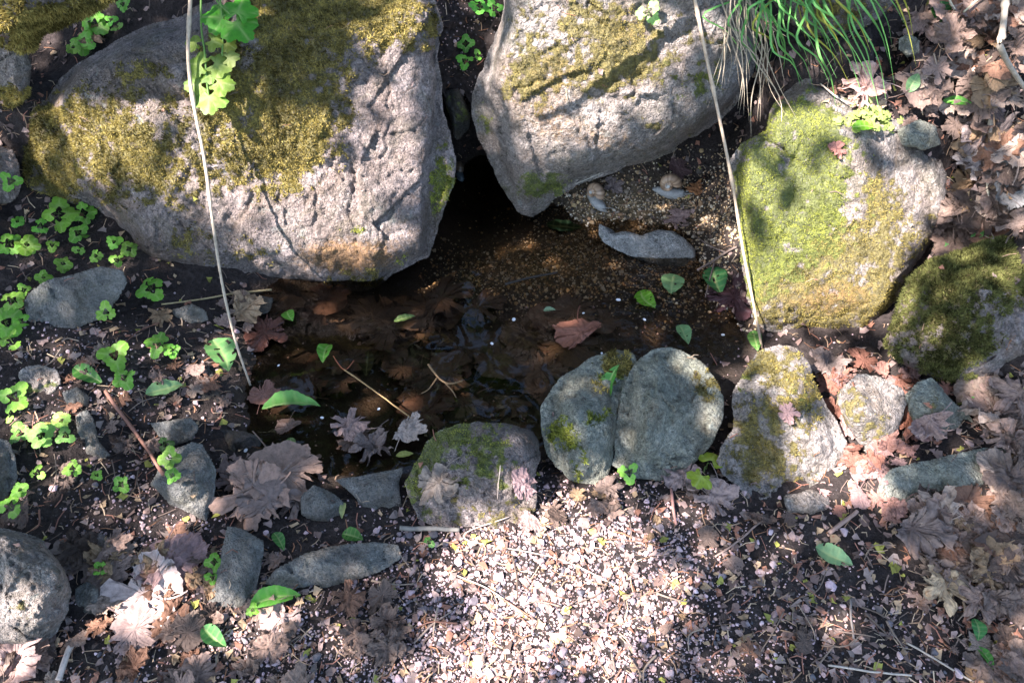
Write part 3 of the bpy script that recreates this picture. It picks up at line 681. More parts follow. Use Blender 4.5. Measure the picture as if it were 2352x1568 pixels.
rock('stone', [(1800, 1140), (1850, 1125), (1905, 1140), (1915, 1180), (1870, 1205), (1815, 1195)], -0.005, 0.03, 0.025, 'half-buried pale stone in front of the tall mossy-crowned rock', 'rock', 'granite_pale', grid=3.8, seed=199)
rock('stone', [(2062, 300), (2110, 272), (2150, 290), (2160, 330), (2120, 345), (2075, 335)], 0.33, 0.39, 0.03, 'small grey stone at the top rim of the sunlit boulder', 'rock', 'greenstone', grid=3.8, seed=211)
rock('stone', [(1018, 185), (1048, 172), (1072, 190), (1070, 212), (1042, 220), (1020, 208)], 0.24, 0.275, 0.03, 'small dark stone stuck in the soil between the two big boulders', 'rock', 'slate', grid=3.8, seed=223)
rock('stone', [(1020, 205), (1055, 205), (1074, 240), (1080, 292), (1066, 312), (1048, 322), (1036, 292), (1024, 245)], 0.12, 0.27, 0.05, 'narrow green stone wedged above the dark hole', 'rock', 'wet_stone', grid=3.8, alga=[(1050, 260, 30, 60, .5)], seed=227)
# the earth that fills the cleft between the two big boulders
plug = rock('soil_bank', [(940, -70), (1240, -70), (1240, 60), (1200, 170), (1130, 262), (1085, 240), (1062, 212), (1030, 232), (1005, 205), (960, 150), (940, 40)], 0.22, 0.50, 0.02, 'dark soil in the cleft', None, 'soil', nfac=0, rough=1.6, seed=229, depth=0.5)
for k in ('label', 'category'):
    if k in plug: del plug[k]
plug['kind'] = 'structure'

# ------------------------------------------------------------------ water
wx = np.array([-0.95, -0.95, 1.1, 1.1]); wy = np.array([0.85, 2.3, 2.3, 0.85])
nxw, nyw = 60, 40
WX, WY = np.meshgrid(np.linspace(-0.95, 1.1, nxw), np.linspace(0.85, 2.35, nyw))
wi = np.arange(nxw * nyw).reshape(nyw, nxw)
wV = np.stack([WX, WY, np.full(WX.shape, WATER_Z)], -1).reshape(-1, 3)
wF = np.stack([wi[:-1, :-1], wi[:-1, 1:], wi[1:, 1:], wi[1:, :-1]], -1).reshape(-1, 4)
water = tag(link('water', raw_mesh('water', wV, wF), M['water']), kind='structure')

# ------------------------------------------------------------------ ray casting on what is built
_V = np.concatenate(BV); _F = np.concatenate(BF); KIND = np.concatenate(BK)
KIND[KIND == ROCKN[0]] = 0          # the soil in the cleft counts as ground
TREE = BVHTree.FromPolygons(_V.tolist(), _F.tolist())
CV = Vector(CAM.tolist())
def hit(u, v):
    """the point seen at a pixel: position, normal towards the viewer, what (0 = ground)"""
    d = Vector(ray(u, v).tolist()).normalized()
    p, n, i, t = TREE.ray_cast(CV, d)
    if p is None:
        return None, None, -1
    if n.dot(d) > 0: n = -n
    return np.array(p), np.array(n), int(KIND[i])
def hit_up(u, v, over_water=True):
    p, n, k = hit(u, v)
    if p is None: return None, None, -1
    if over_water and p[2] < WATER_Z + 0.001:
        return at_z(u, v, WATER_Z + 0.002), np.array([0, 0, 1.0]), -2
    return p, n, k
def mpp_at(p): return ((p - CAM) @ FWD) / FPX

def frame(n, yaw, tilt=0.0, taxis=0.0):
    n = np.asarray(n, float); n = n / np.linalg.norm(n)
    z = Vector(n.tolist()); qz = Vector((0, 0, 1)).rotation_difference(z)
    q2 = qz @ Quaternion((0, 0, 1), yaw)
    if tilt: q2 = q2 @ Quaternion((math.cos(taxis), math.sin(taxis), 0), tilt)
    return q2.to_matrix()

# ------------------------------------------------------------------ leaf shapes
half = [(0, 0.0), (0.10, -0.06), (0.30, -0.12), (0.34, -0.02), (0.52, 0.02), (0.44, 0.12), (0.40, 0.18), (0.50, 0.26), (0.66, 0.36), (0.56, 0.44), (0.58, 0.58), (0.42, 0.54), (0.28, 0.46), (0.20, 0.48), (0.24, 0.64), (0.30, 0.74), (0.16, 0.74), (0.12, 0.86), (0, 1.05)]
maple_outline = np.array(half + [(-x, y) for x, y in half[-2:0:-1]])

def maple_mesh(seed, crumple, curl):
    r = np.random.default_rng(seed); O = maple_outline.copy()
    O += r.normal(0, 0.022, O.shape)
    c = np.array([0, 0.30])
    q_ = O - c; rr_ = np.hypot(q_[:, 0], q_[:, 1]); fill = r.uniform(0.35, 0.9)
    O = c + q_ * ((rr_ * (1 - fill) + 0.56 * fill) / (rr_ + 1e-6))[:, None]
    wq = np.concatenate([O * 1.6, np.full((len(O), 1), seed * 2.3)], 1)
    O = O + 0.09 * np.stack([fbm(wq, 2, seed + 80), fbm(wq + 20, 2, seed + 81)], 1)
    for k in r.choice(len(O), r.integers(4, 13), replace=False): O[k] = c + (O[k] - c) * r.uniform(0.35, 0.85)
    if seed % 3 == 0:                     # half torn away
        th = r.uniform(0, 6.28); e_ = np.maximum((O - c) @ np.array([math.cos(th), math.sin(th)]) - 0.12, 0); O = O - e_[:, None] * np.array([math.cos(th), math.sin(th)]) * 0.85
    dense = []; n = len(O)
    for k in range(n):
        for f_ in (0, .25, .5, .75): dense.append(O[k] * (1 - f_) + O[(k + 1) % n] * f_ + r.normal(0, 0.011, 2))
    O = np.array(dense); n = len(O)
    V = [c]; rings = (0.14, 0.3, 0.45, 0.6, 0.74, 0.87, 1.0)
    for s in rings: V += list(c + (O - c) * s)
    V = np.array(V)
    F = [(0, 1 + k, 1 + (k + 1) % n) for k in range(n)]
    for i in range(len(rings) - 1):
        for k in range(n):
            a = 1 + i * n + k; b = 1 + i * n + (k + 1) % n
            F += [(a, a + n, b + n), (a, b + n, b)]
    # pleats along the five main veins, then curl and crumple
    b = V - np.array([0, 0.02]); ang = np.arctan2(b[:, 0], b[:, 1]); rad = np.hypot(b[:, 0], b[:, 1])
    veins = np.array([0, 0.95, -0.95, 1.75, -1.75])
    dv = np.min(np.abs(ang[:, None] - veins[None]), 1)
    z = 0.05 * rad * np.minimum(dv, 0.45) * r.uniform(0.3, 1.2)
    q = np.stack([V[:, 0], V[:, 1], np.full(len(V), seed * 1.37)], 1)
    z += crumple * (0.7 * fbm(q * 2.6, 2, seed) + 0.5 * (0.5 - np.abs(fbm(q * 5.0, 2, seed + 4))) + 0.22 * fbm(q * 13, 2, seed + 5))
    d0 = V - np.array([0, 0.35]); th = r.uniform(0, math.pi); s = d0[:, 0] * math.cos(th) + d0[:, 1] * math.sin(th)
    z += curl * s * s * r.choice([1, 1, -0.6]) + curl * 0.7 * np.maximum(rad - 0.55, 0) ** 1.3
    XY = V + crumple * 0.30 * np.stack([fbm(q * 3 + 9, 2, seed + 6), fbm(q * 3 + 30, 2, seed + 7)], 1)
    V3 = np.stack([XY[:, 0], XY[:, 1] - 0.35, z - z.min() * 0.5], 1)
    vein = np.clip(1 - dv / 0.07, 0, 1) * (rad > 0.02)
    # petiole as a thin strip
    k0 = len(V3); pl = r.uniform(0.2, 0.6); bend = r.normal(0, 0.15)
    st = []
    for i in range(5):
        t = i / 4; x = bend * t * t; y = -0.35 - pl * t; zz = V3[0, 2] * (1 - t) + 0.05 * t
        st += [(x - 0.012, y, zz), (x + 0.012, y, zz + 0.01)]
    V3 = np.concatenate([V3, st]); vein = np.concatenate([vein, np.ones(10)])
    for i in range(4):
        a = k0 + 2 * i; F += [(a, a + 1, a + 3), (a, a + 3, a + 2)]
    return V3, np.array(F), vein

MAPLE = []
for s in range(14):
    V3, F3, ve = maple_mesh(s + 1, (0.10, 0.18, 0.28, 0.4)[s % 4], (0.04, 0.16, 0.32)[s % 3])
    me = raw_mesh('dead_leaf', V3, F3, False if s % 2 else True, None, {'vein': np.repeat(ve[:, None], 3, 1)})
    MAPLE.append((V3, F3, me))
MAPLE_FLAT = []
for s in range(4):
    V3, F3, ve = maple_mesh(s + 61, 0.06, 0.06)
    MAPLE_FLAT.append((V3, F3, raw_mesh('dead_leaf', V3, F3, True, None, {'vein': np.repeat(ve[:, None], 3, 1)})))

def ovate_mesh(seed, width=0.45, fold=0.25, curl=0.25, holes=0, serr=0.02, flatend=False):
    """a pointed oval leaf, one unit long, folded on its midrib"""
    r = np.random.default_rng(seed); n = 22; m = 5
    V = []; ve = []
    t = np.linspace(0, 1, n)
    w = width * 0.5 * np.sin(math.pi * np.clip(t, 0, 1) ** 0.8) ** 0.8 + 0.004
    w[0] = 0.01; w[-1] = 0.004
    if flatend: w[-6:] = w[-6]
    bend = r.normal(0, 0.06)
    for i in range(n):
        for j in range(-m, m + 1):
            s = j / m; ww = w[i] * (1 + (serr * (1 if i % 2 else -1) if abs(j) == m else 0) * 3)
            x = s * ww + bend * math.sin(math.pi * t[i]); y = t[i] - 0.5
            z = abs(s) * ww * fold * 2 + curl * (t[i] - 0.5) ** 2 * -1.0 + 0.03 * math.sin(t[i] * 21 + abs(s) * 2) * abs(s) * 0.5
            V.append((x, y, z)); ve.append(1.0 if j == 0 else (0.35 if (i % 4 == 0) else 0.0))
    V = np.array(V); V[:, 2] -= V[:, 2].min() * 0.6
    V += 0.012 * np.stack([fbm(V * 4 + seed, 2, seed), fbm(V * 4 + seed + 9, 2, seed), 2.2 * fbm(V * 4 + seed + 5, 2, seed)], 1)
    idx = np.arange(n * (2 * m + 1)).reshape(n, 2 * m + 1)
    F = np.stack([idx[:-1, :-1], idx[:-1, 1:], idx[1:, 1:], idx[1:, :-1]], -1).reshape(-1, 4)
    if holes:
        drop = np.zeros(len(F), bool); cen = V[F].mean(1)
        for _ in range(holes):
            c = cen[r.integers(len(F))]; drop |= np.hypot(cen[:, 0] - c[0], cen[:, 1] - c[1]) < r.uniform(0.02, 0.055)
        F = F[~drop]
    return V, F, np.array(ve)

def lobed_mesh(seed, lobes=3, cup=0.12, scallop=0.035):
    """a small rounded seedling leaf with scalloped lobes, unit size, stalk at origin"""
    r = np.random.default_rng(seed); n = 44
    th = np.linspace(-math.pi, math.pi, n, endpoint=False)
    main = np.abs(np.cos(th * lobes / 2.0 * 0.86)) ** 0.5
    rad = 0.30 + 0.24 * main + scallop * np.abs(np.sin(th * 7)) + r.normal(0, 0.008, n)
    rad *= np.where(np.abs(th) > 2.75, 0.35, 1.0)
    O = np.stack([np.sin(th) * rad * 1.05, 0.42 + np.cos(th) * rad * 0.95], 1)
    c = np.array([0, 0.32]); V = [c]
    for s in (0.45, 0.8, 1.0): V += list(c + (O - c) * s)
    V = np.array(V); F = []
    for k in range(n): F.append((0, 1 + k, 1 + (k + 1) % n, 1 + (k + 1) % n))
    T = [(0, 1 + k, 1 + (k + 1) % n) for k in range(n)]
    for i in range(2):
        for k in range(n):
            a = 1 + i * n + k; b = 1 + i * n + (k + 1) % n
            T += [(a, a + n, b + n), (a, b + n, b)]
    rr_ = np.hypot(V[:, 0], V[:, 1] - 0.32)
    z = -cup * np.abs(V[:, 0]) ** 1.2 - 0.18 * np.maximum(V[:, 1] - 0.3, 0) ** 2 + 0.05 * fbm(np.stack([V[:, 0] * 4, V[:, 1] * 4, V[:, 0] * 0 + seed], 1), 2, seed)
    aa = np.arctan2(V[:, 0], V[:, 1]); dv = np.min(np.abs(aa[:, None] - np.array([0, .8, -.8])[None]), 1)
    ve = np.clip(1 - dv * 14 * np.maximum(np.hypot(V[:, 0], V[:, 1]), 0.1), 0, 1) * 0.7
    return np.concatenate([V, z[:, None]], 1), np.array(T), ve

OVATE = {}
def ovate(key):
    if key not in OVATE:
        V, F, ve = ovate_mesh(*key); OVATE[key] = raw_mesh('leaf', V, F, True, None, {'vein': np.repeat(ve[:, None], 3, 1)})
    return OVATE[key]
LOBED = []
for s in range(6):
    V, F, ve = lobed_mesh(s + 3, (3, 3, 5)[s % 3], 0.12 + 0.05 * (s % 3))
    LOBED.append(raw_mesh('leaf', V, F, True, None, {'vein': np.repeat(ve[:, None], 3, 1)}))

CEL = []
for s in range(3):
    V, F, ve = lobed_mesh(s + 40, 5, 0.2, 0.075)
    CEL.append(raw_mesh('leaf', V, F, True, None, {'vein': np.repeat(ve[:, None], 3, 1)}))

def place(name, me, mat, pos, mat3, scale, color, parent=None):
    o = bpy.data.objects.new(name, me)
    if len(me.materials) == 0: me.materials.append(mat)
    COL.objects.link(o)
    if parent is not None:
        o.parent = parent; pos = np.asarray(pos) - np.array(parent.location)
    o.location = Vector(np.asarray(pos, float).tolist()); o.rotation_mode = 'QUATERNION'
    o.rotation_quaternion = mat3.to_quaternion(); o.scale = (scale, scale, scale) if np.isscalar(scale) else scale
    o.color = (*color, 1)
    if o.material_slots and o.material_slots[0].material != mat:
        o.material_slots[0].link = 'OBJECT'; o.material_slots[0].material = mat
    return o

def axes(p, n, u, v, ang, tilt=0.0):
    """leaf frame on a surface: y along the image direction ang (degrees, 0 = right, 90 = down), z along the normal"""
    n = np.asarray(n, float); n = n / np.linalg.norm(n)
    a = math.radians(ang); d = ray(u + 20 * math.cos(a), v + 20 * math.sin(a))
    t = ((p - CAM) @ n) / (d @ n) if abs(d @ n) > 1e-3 else 1.0
    y = CAM + d * t - p; y -= n * (y @ n); y /= np.linalg.norm(y) + 1e-12
    x = np.cross(y, n)
    m3 = Matrix([[x[i], y[i], n[i]] for i in range(3)])
    if tilt: m3 = m3 @ Quaternion((1, 0, 0), tilt).to_matrix()
    return m3

def soften(n, k=0.55):
    m_ = n * (1 - k) + np.array([0, -0.12, 1]) * k
    return m_ / np.linalg.norm(m_)

# landmarks that a label can point to
MARKS = [(520, 330, 'the huge mossy boulder'), (1400, 200, 'the wedge boulder'), (1930, 500, 'the sunlit mossy boulder'), (2200, 720, 'the dark mossy boulder'), (1090, 1090, 'the low rounded rock'), (1340, 960, 'the left cleft rock'),
    (1540, 950, 'the right cleft rock'), (1790, 980, 'the tall mossy-crowned rock'), (2005, 950, 'the small coarse pale rock'), (2165, 945, 'the shaded grey-green stone'), (2170, 1095, 'the flat grey slab'), (70, 1350, 'the bottom left boulder'),
    (430, 1105, 'the angular grey stone'), (545, 1310, 'the oblong grey slab'), (760, 1300, 'the long low stone'), (860, 1130, 'the triangular flat stone'), (610, 1140, 'the brown leaf pile'), (170, 685, 'the flat dark grey stone'), (1490, 575, 'the pale angular stone'),
    (2290, 150, 'the forked dry branch'), (2146, 1352, 'the pale tan curled leaf'), (1912, 1283, 'the pale green lone leaf'), (636, 1383, 'the bright green bottom leaf'), (494, 1467, 'the half-folded dark green leaf'), (330, 1370, 'the large sunlit leaf'),
    (2250, 450, 'the pale split straw'), (2162, 42, 'the dark green top right leaf'), (2200, 242, 'the narrow bright green leaf'), (2234, 1450, 'the holed dark green leaf'), (315, 1000, 'the reddish stick'), (985, 1220, 'the short grey stick'), (100, 1000, 'the bright seedling cluster'),
    (508, 822, 'the holed green leaf'), (1995, 275, 'the mat of tiny leaves'), (1860, 1165, 'the half-buried pale stone'), (670, 942, 'the floating bright green leaf'), (940, 990, 'the pale floating leaf'), (1034, 782, 'the olive half-oval leaf'), (1335, 775, 'the rust-red leaf'), (1360, 462, 'the left snail'), (1530, 443, 'the right snail'), (1130, 1360, 'the pale curved root'), (1000, 1440, 'the thin dark twig'), (1547, 1172, 'the short reddish stick'), (1690, 1250, 'the slanting twig'), (1990, 1545, 'the long pale root'), (1954, 1430, 'the short upright twig'), (1330, 1300, 'the long fine root')]
def hue_word(c):
    r, g_, b = c; l = (r + g_ + b) / 3
    if r > 2.6 * b and l < .16: return 'rust-brown'
    if l < .085: return 'dark brown'
    if l > .30: return 'pale'
    if r > 2.0 * b: return 'tan'
    if r > 1.45 * b and l > .19: return 'pinkish brown'
    if l < .14: return 'deep brown'
    return 'grey-brown'
USED = set()
def name_it(head, u, v):
    l = head + ' ' + where(u, v)
    if l in USED:
        t = [t for _, t in sorted(((u - a) ** 2 + (v - b) ** 2, t) for a, b, t in MARKS)]
        for i, j in ((0, 1), (0, 2), (1, 2), (0, 3), (1, 3)):
            l2 = head + ' between ' + t[i] + ' and ' + t[j]
            if l2 not in USED: l = l2; break
    if len(l.split()) > 16: l = l.replace('some way ', '').replace('well ', '').replace('some ', '').replace('pinkish brown', 'brown')
    if len(l.split()) > 16: l = head + ' ' + where(u, v).replace('some way ', '').replace('well ', '').replace('close ', '')
    USED.add(l)
    return l
def where(u, v):
    d2 = [((u - a) ** 2 + (v - b) ** 2, a, b, t) for a, b, t in MARKS]; d, a, b, t = min(d2); d = math.sqrt(d)
    ang = math.degrees(math.atan2(v - b, u - a))
    w = ('right of', 'below and right of', 'below', 'below and left of', 'left of', 'above and left of', 'above', 'above and right of')[int(((ang + 22.5) % 360) // 45)]
    return ('close ' if d < 55 else '' if d < 110 else 'some way ' if d < 180 else 'well ') + w + ' ' + t

# ------------------------------------------------------------------ dead leaves one by one
GREY = (0.20, 0.155, 0.135); PINK = (0.29, 0.205, 0.18); TAN = (0.36, 0.25, 0.15); DARK = (0.085, 0.058, 0.047); RUST = (0.21, 0.075, 0.035); WETR = (0.07, 0.028, 0.02); PALE = (0.40, 0.33, 0.28)
def dead(u, v, size, ang, color, label, variant=None, lift=0.008, wet=False, under=False, group=None, flat=False, tilt=0.0, name='dead_leaf', cat='leaf'):
    p, n, k = hit_up(u, v, not under)
    if p is None: return None
    n = soften(n, 0.5) if not under else np.array([0, 0, 1.0])
    lst = MAPLE_FLAT if flat else MAPLE
    vi = variant if variant is not None else random.randrange(len(lst))
    me = lst[vi % len(lst)][2]
    sc = size * mpp_at(p) / 1.15
    return tag(place(name, me, M['wet_leaf'] if wet else M['dead_leaf'], p + n * lift, axes(p, n, u, v, ang, tilt), sc, color), label, cat, group)

for a in (
    (556, 722, 105, 60, TAN, 'tan curled maple leaf by the pool edge under the left stem', 2, .012),
    (615, 770, 105, 20, WETR, 'dark red-brown wet maple leaf at the left end of the pool', 0, .004, True),
    (608, 905, 75, -70, (.17, .085, .065), 'reddish-brown wet leaf beside the bright green floating leaf', 4, .004, True),
    (664, 985, 62, 100, (.13, .08, .06), 'brown pointed leaf just below the bright green floating leaf', 8, .003, True),
    (803, 978, 95, 200, PINK, 'grey-pink crumpled maple leaf floating in front of the pool, leftmost of three', 1, .006),
    (856, 1030, 95, 100, GREY, 'dull grey crumpled leaf floating, middle of three', 3, .006),
    (935, 990, 100, -60, PALE, 'pale folded maple leaf floating at the end of the thin yellow twig', 5, .008),
    (1335, 775, 120, 75, (.20, .085, .055), 'rust-red maple leaf lying in the water behind the cleft rocks', 8, .003, True),
    (1010, 1122, 110, 120, (.26, .21, .17), 'dry grey-brown maple leaf lying on the low rounded rock', 6, .012),
    (2146, 1352, 125, 160, (.50, .36, .22), 'pale tan curled leaf alone on dark soil at lower right', 10, .014),
    (2090, 1225, 160, 110, (.20, .145, .12), 'large brown maple leaf below the flat grey slab', 2, .02),
    (1810, 950, 52, 10, (.27, .17, .16), 'small pinkish leaf stuck on the tall mossy-crowned rock', 0, .006),
    (1900, 852, 105, 60, GREY, 'grey-brown maple leaf in the gap behind the tall mossy-crowned rock', 7, .015),
    (2085, 985, 100, 30, (.26, .11, .07), 'reddish-brown oak-like leaf beside the small coarse pale rock', 3, .02),
    (2125, 975, 95, 140, PINK, 'pinkish curled leaf leaning on the shaded grey-green stone', 11, .02),
    (330, 1370, 190, 190, (.46, .36, .32), 'large pale maple leaf in full sun at lower left', 0, .012),
    (402, 1305, 160, 75, (.26, .17, .16), 'purplish-brown maple leaf beside the oblong grey slab', 9, .015),
    (318, 1450, 120, 40, PINK, 'pink-brown leaf below the large sunlit leaf at lower left', 4, .01),
    (645, 1435, 95, 100, (.36, .27, .24), 'sunlit pinkish leaf under the bright green leaf at bottom left', 6, .012),
    (150, 1285, 110, 0, GREY, 'flat grey leaf on dark soil above the bottom left boulder', 8, .008),
    (60, 1180, 80, 90, (.14, .1, .085), 'dark brown curled leaf at the left edge near the bright seedlings', 5, .01),
    (45, 1525, 150, 50, (.36, .25, .22), 'pink-brown leaf in the bottom left corner', 2, .012),
    (1690, 690, 140, 70, (.055, .026, .03), 'big wet purple leaf flat against the foot of the sunlit mossy boulder', 0, .004, True),
    (1560, 390, 60, 20, (.13, .08, .075), 'wet purplish leaf on the gravel right of the upper snail', 4, .006, True),
    (1410, 430, 50, 70, (.22, .17, .15), 'grey torn leaf between the two snails', 7, .008),
    (1552, 510, 65, 90, (.26, .18, .16), 'narrow torn grey-pink leaf above the pale angular stone', 1, .01),
    (1600, 438, 45, -50, (.30, .14, .06), 'brown curled leaf on the gravel right of the snails', 10, .008),
    (1755, 180, 75, 80, (.38, .25, .17), 'orange-brown curled leaf hanging below the grass roots', 11, .02),
    (1980, 205, 110, 170, (.42, .28, .24), 'pinkish leaf under the green grass blades above the sunlit boulder', 3, .015),
    (1915, 350, 48, 80, (.32, .15, .12), 'small red-brown leaf lying on the green moss of the sunlit boulder', 10, .008),
    (2200, 150, 150, 30, (.24, .18, .155), 'broad grey-brown maple leaf on the upper right slope', 0, .02),
    (2260, 330, 140, 80, (.23, .185, .17), 'grey crumpled leaf under the forked branch on the right', 3, .03),
    (2250, 400, 140, 100, (.40, .34, .31), 'pale upright folded leaf above the dark mossy boulder', 7, .03),
    (2300, 430, 130, 60, (.14, .14, .14), 'blue-grey decayed leaf next to the forked branch foot', 11, .03),
    (215, 95, 75, 120, (.34, .2, .12), 'brown curled leaf under the seedlings behind the huge boulder', 10, .012),
    (540, 10, 90, 20, (.36, .24, .18), 'brown leaf behind the yellow-green lobed plant at the top', 3, .01),
    (1220, 1200, 70, 40, PINK, 'pinkish torn leaf where the low rounded rock meets the gravel', 5, .01),
    (1195, 1110, 75, -10, (.22, .15, .15), 'mauve leaf at the right end of the low rounded rock', 9, .015),
    (1570, 1110, 100, 50, (.3, .22, .2), 'grey-pink leaf below the smooth grey-green rock', 6, .014),
    (1640, 1150, 105, 100, (.27, .2, .18), 'brown leaf at the foot of the tall mossy-crowned rock', 1, .014)):
    dead(*a[:6], variant=a[6], lift=a[7], wet=(a[8] if len(a) > 8 else False))

# the crumpled heap of leaves at the pool rim: each leaf a thing of its own
for k, (u, v, s, ang, c, lf, tl, txt) in enumerate((
    (650, 1110, 190, 60, (.27, .185, .145), .035, .2, 'topmost wide crumpled brown leaf of the pile at the pool rim'),
    (585, 1150, 175, 160, (.30, .20, .155), .03, .1, 'brown leaf hanging over the oblong slab, lower part of the pile'),
    (620, 1170, 150, 110, (.20, .15, .13), .018, -.1, 'leaf underneath the brown pile above the oblong slab'),
    (555, 1100, 120, 220, (.17, .12, .105), .012, .0, 'dark leaf at the left end of the brown pile'),
    (690, 1160, 110, 20, (.19, .145, .125), .012, .0, 'leaf under the right end of the brown pile'))):
    dead(u, v, s, ang, c, txt, variant=(4, 0, 8, 12, 1)[k], lift=lf, tilt=tl)

# leaves on the pool bed
for k in range(52):
    for _ in range(30):
        u = random.uniform(600, 1420); v = random.uniform(690, 1070)
        if in_poly(np.array([u]), np.array([v]), [(620, 700), (1000, 700), (1400, 740), (1250, 960), (960, 1000), (900, 1060), (640, 1060)])[0]: break
    p, n, kk = hit(u, v)
    if kk != 0 or p[2] > WATER_Z: continue
    c = random.choice([(0.085, 0.05, 0.038), (0.085, 0.058, 0.044), (0.065, 0.045, 0.034), (0.105, 0.072, 0.052), (0.05, 0.034, 0.027)])
    sz = random.uniform(70, 150)
    dead(u, v, sz, random.uniform(0, 360), c, name_it(('large ' if sz > 120 else '') + hue_word(c) + ' sunken leaf', u, v), lift=0.006 + 0.0009 * k, wet=True, under=True,
         group='sunken leaves in the pool', flat=True, name='sunken_leaf')

REGIONS = [
    ([(2060, 60), (2360, -20), (2360, 560), (2190, 575), (2160, 560), (2205, 400), (2140, 300)], 110, (50, 135), 'brown maple leaf in the thick litter on the upper right slope', 'leaves on the upper right slope'),
    ([(2130, 900), (2360, 880), (2360, 1580), (2270, 1580), (2150, 1320), (2050, 1180), (2060, 1110), (2250, 1050)], 100, (50, 135), 'grey-brown maple leaf in the thick litter along the lower right edge', 'leaves along the lower right edge'),
    ([(1500, 1150), (2100, 1200), (2250, 1568), (1450, 1568)], 14, (22, 55), 'small torn leaf scattered on the dark soil at lower right', 'torn leaves on the lower right soil'),
    ([(180, 1250), (480, 1200), (500, 1420), (720, 1580), (0, 1580), (0, 1500), (180, 1440)], 52, (35, 100), 'pink-brown maple leaf in the sunlit litter at lower left', 'leaves in the lower left litter'),
    ([(150, 850), (420, 690), (600, 690), (560, 900), (430, 1000), (120, 1200)], 30, (25, 60), 'small brown leaf in the soil left of the pool', 'small leaves left of the pool'),
    ([(600, 1230), (900, 1250), (940, 1568), (600, 1568)], 14, (30, 90), 'torn leaf lying around the low stones at the bottom left', 'leaves round the low stones'),
    ([(1890, 810), (2050, 850), (2200, 900), (2100, 1060), (1950, 1090), (1900, 920)], 26, (30, 75), 'red-brown leaf fragment wedged among the rocks on the right', 'leaves among the right rocks'),
    ([(1880, 1060), (2060, 1060), (2060, 1190), (1880, 1190)], 16, (30, 70), 'pink leaf in the sunny pocket left of the flat grey slab', 'leaves in the sunny pocket'),
    ([(1250, 1110), (1640, 1120), (1650, 1250), (1250, 1250)], 12, (30, 70), 'torn pinkish leaf at the foot of the cleft pair of rocks', 'leaves below the cleft rocks'),
    ([(1880, 190), (2120, 190), (2150, 330), (1950, 330)], 12, (25, 60), 'torn leaf on the sunlit ledge above the mossy boulder', 'leaves on the sunlit ledge')]
PAL = [(0.18, 0.127, 0.10), (0.15, 0.108, 0.088), (0.22, 0.15, 0.118), (0.23, 0.16, 0.13), (0.20, 0.135, 0.105), (0.12, 0.085, 0.068), (0.25, 0.165, 0.095), (0.085, 0.058, 0.045), (0.2, 0.105, 0.066), (0.30, 0.225, 0.175)]
for poly, cnt, (s0, s1), lab, grp in REGIONS:
    poly = np.array(poly, float); lo = poly.min(0); hi = poly.max(0); c = 0; tries = 0
    while c < cnt and tries < 4000:
        tries += 1
        u = random.uniform(lo[0], hi[0]); v = random.uniform(lo[1], hi[1])
        if not in_poly(np.array([u]), np.array([v]), poly)[0]: continue
        p, n, k = hit(u, v)
        if p is None or k != 0: continue
        col = random.choice(PAL); f = random.uniform(0.75, 1.2)
        if 'red-brown' in lab or 'pink leaf' in lab: col = random.choice([(0.28, 0.15, 0.12), (0.32, 0.2, 0.18), (0.22, 0.1, 0.07)])
        sz = random.uniform(s0, s1); col = tuple(x * f for x in col)
        small = s1 < 80
        lb = ('large ' if sz > 115 else 'small ' if sz < 45 else '') + hue_word(col) + (' torn leaf' if small else ' maple leaf')
        lb = name_it(lb, u, v)
        dead(u, v, sz, random.uniform(0, 360), col, lb, lift=random.uniform(0.002, 0.012) + 0.008 * c / cnt, tilt=random.gauss(0, 0.25), group=grp, name='torn_leaf' if small else 'dead_leaf'); c += 1

# ------------------------------------------------------------------ fallen green leaves
LG = (0.16, 0.33, 0.06); BG = (0.10, 0.30, 0.025); DG = (0.03, 0.12, 0.025); MG = (0.08, 0.22, 0.05); OL = (0.075, 0.08, 0.03); YG = (0.25, 0.30, 0.05)
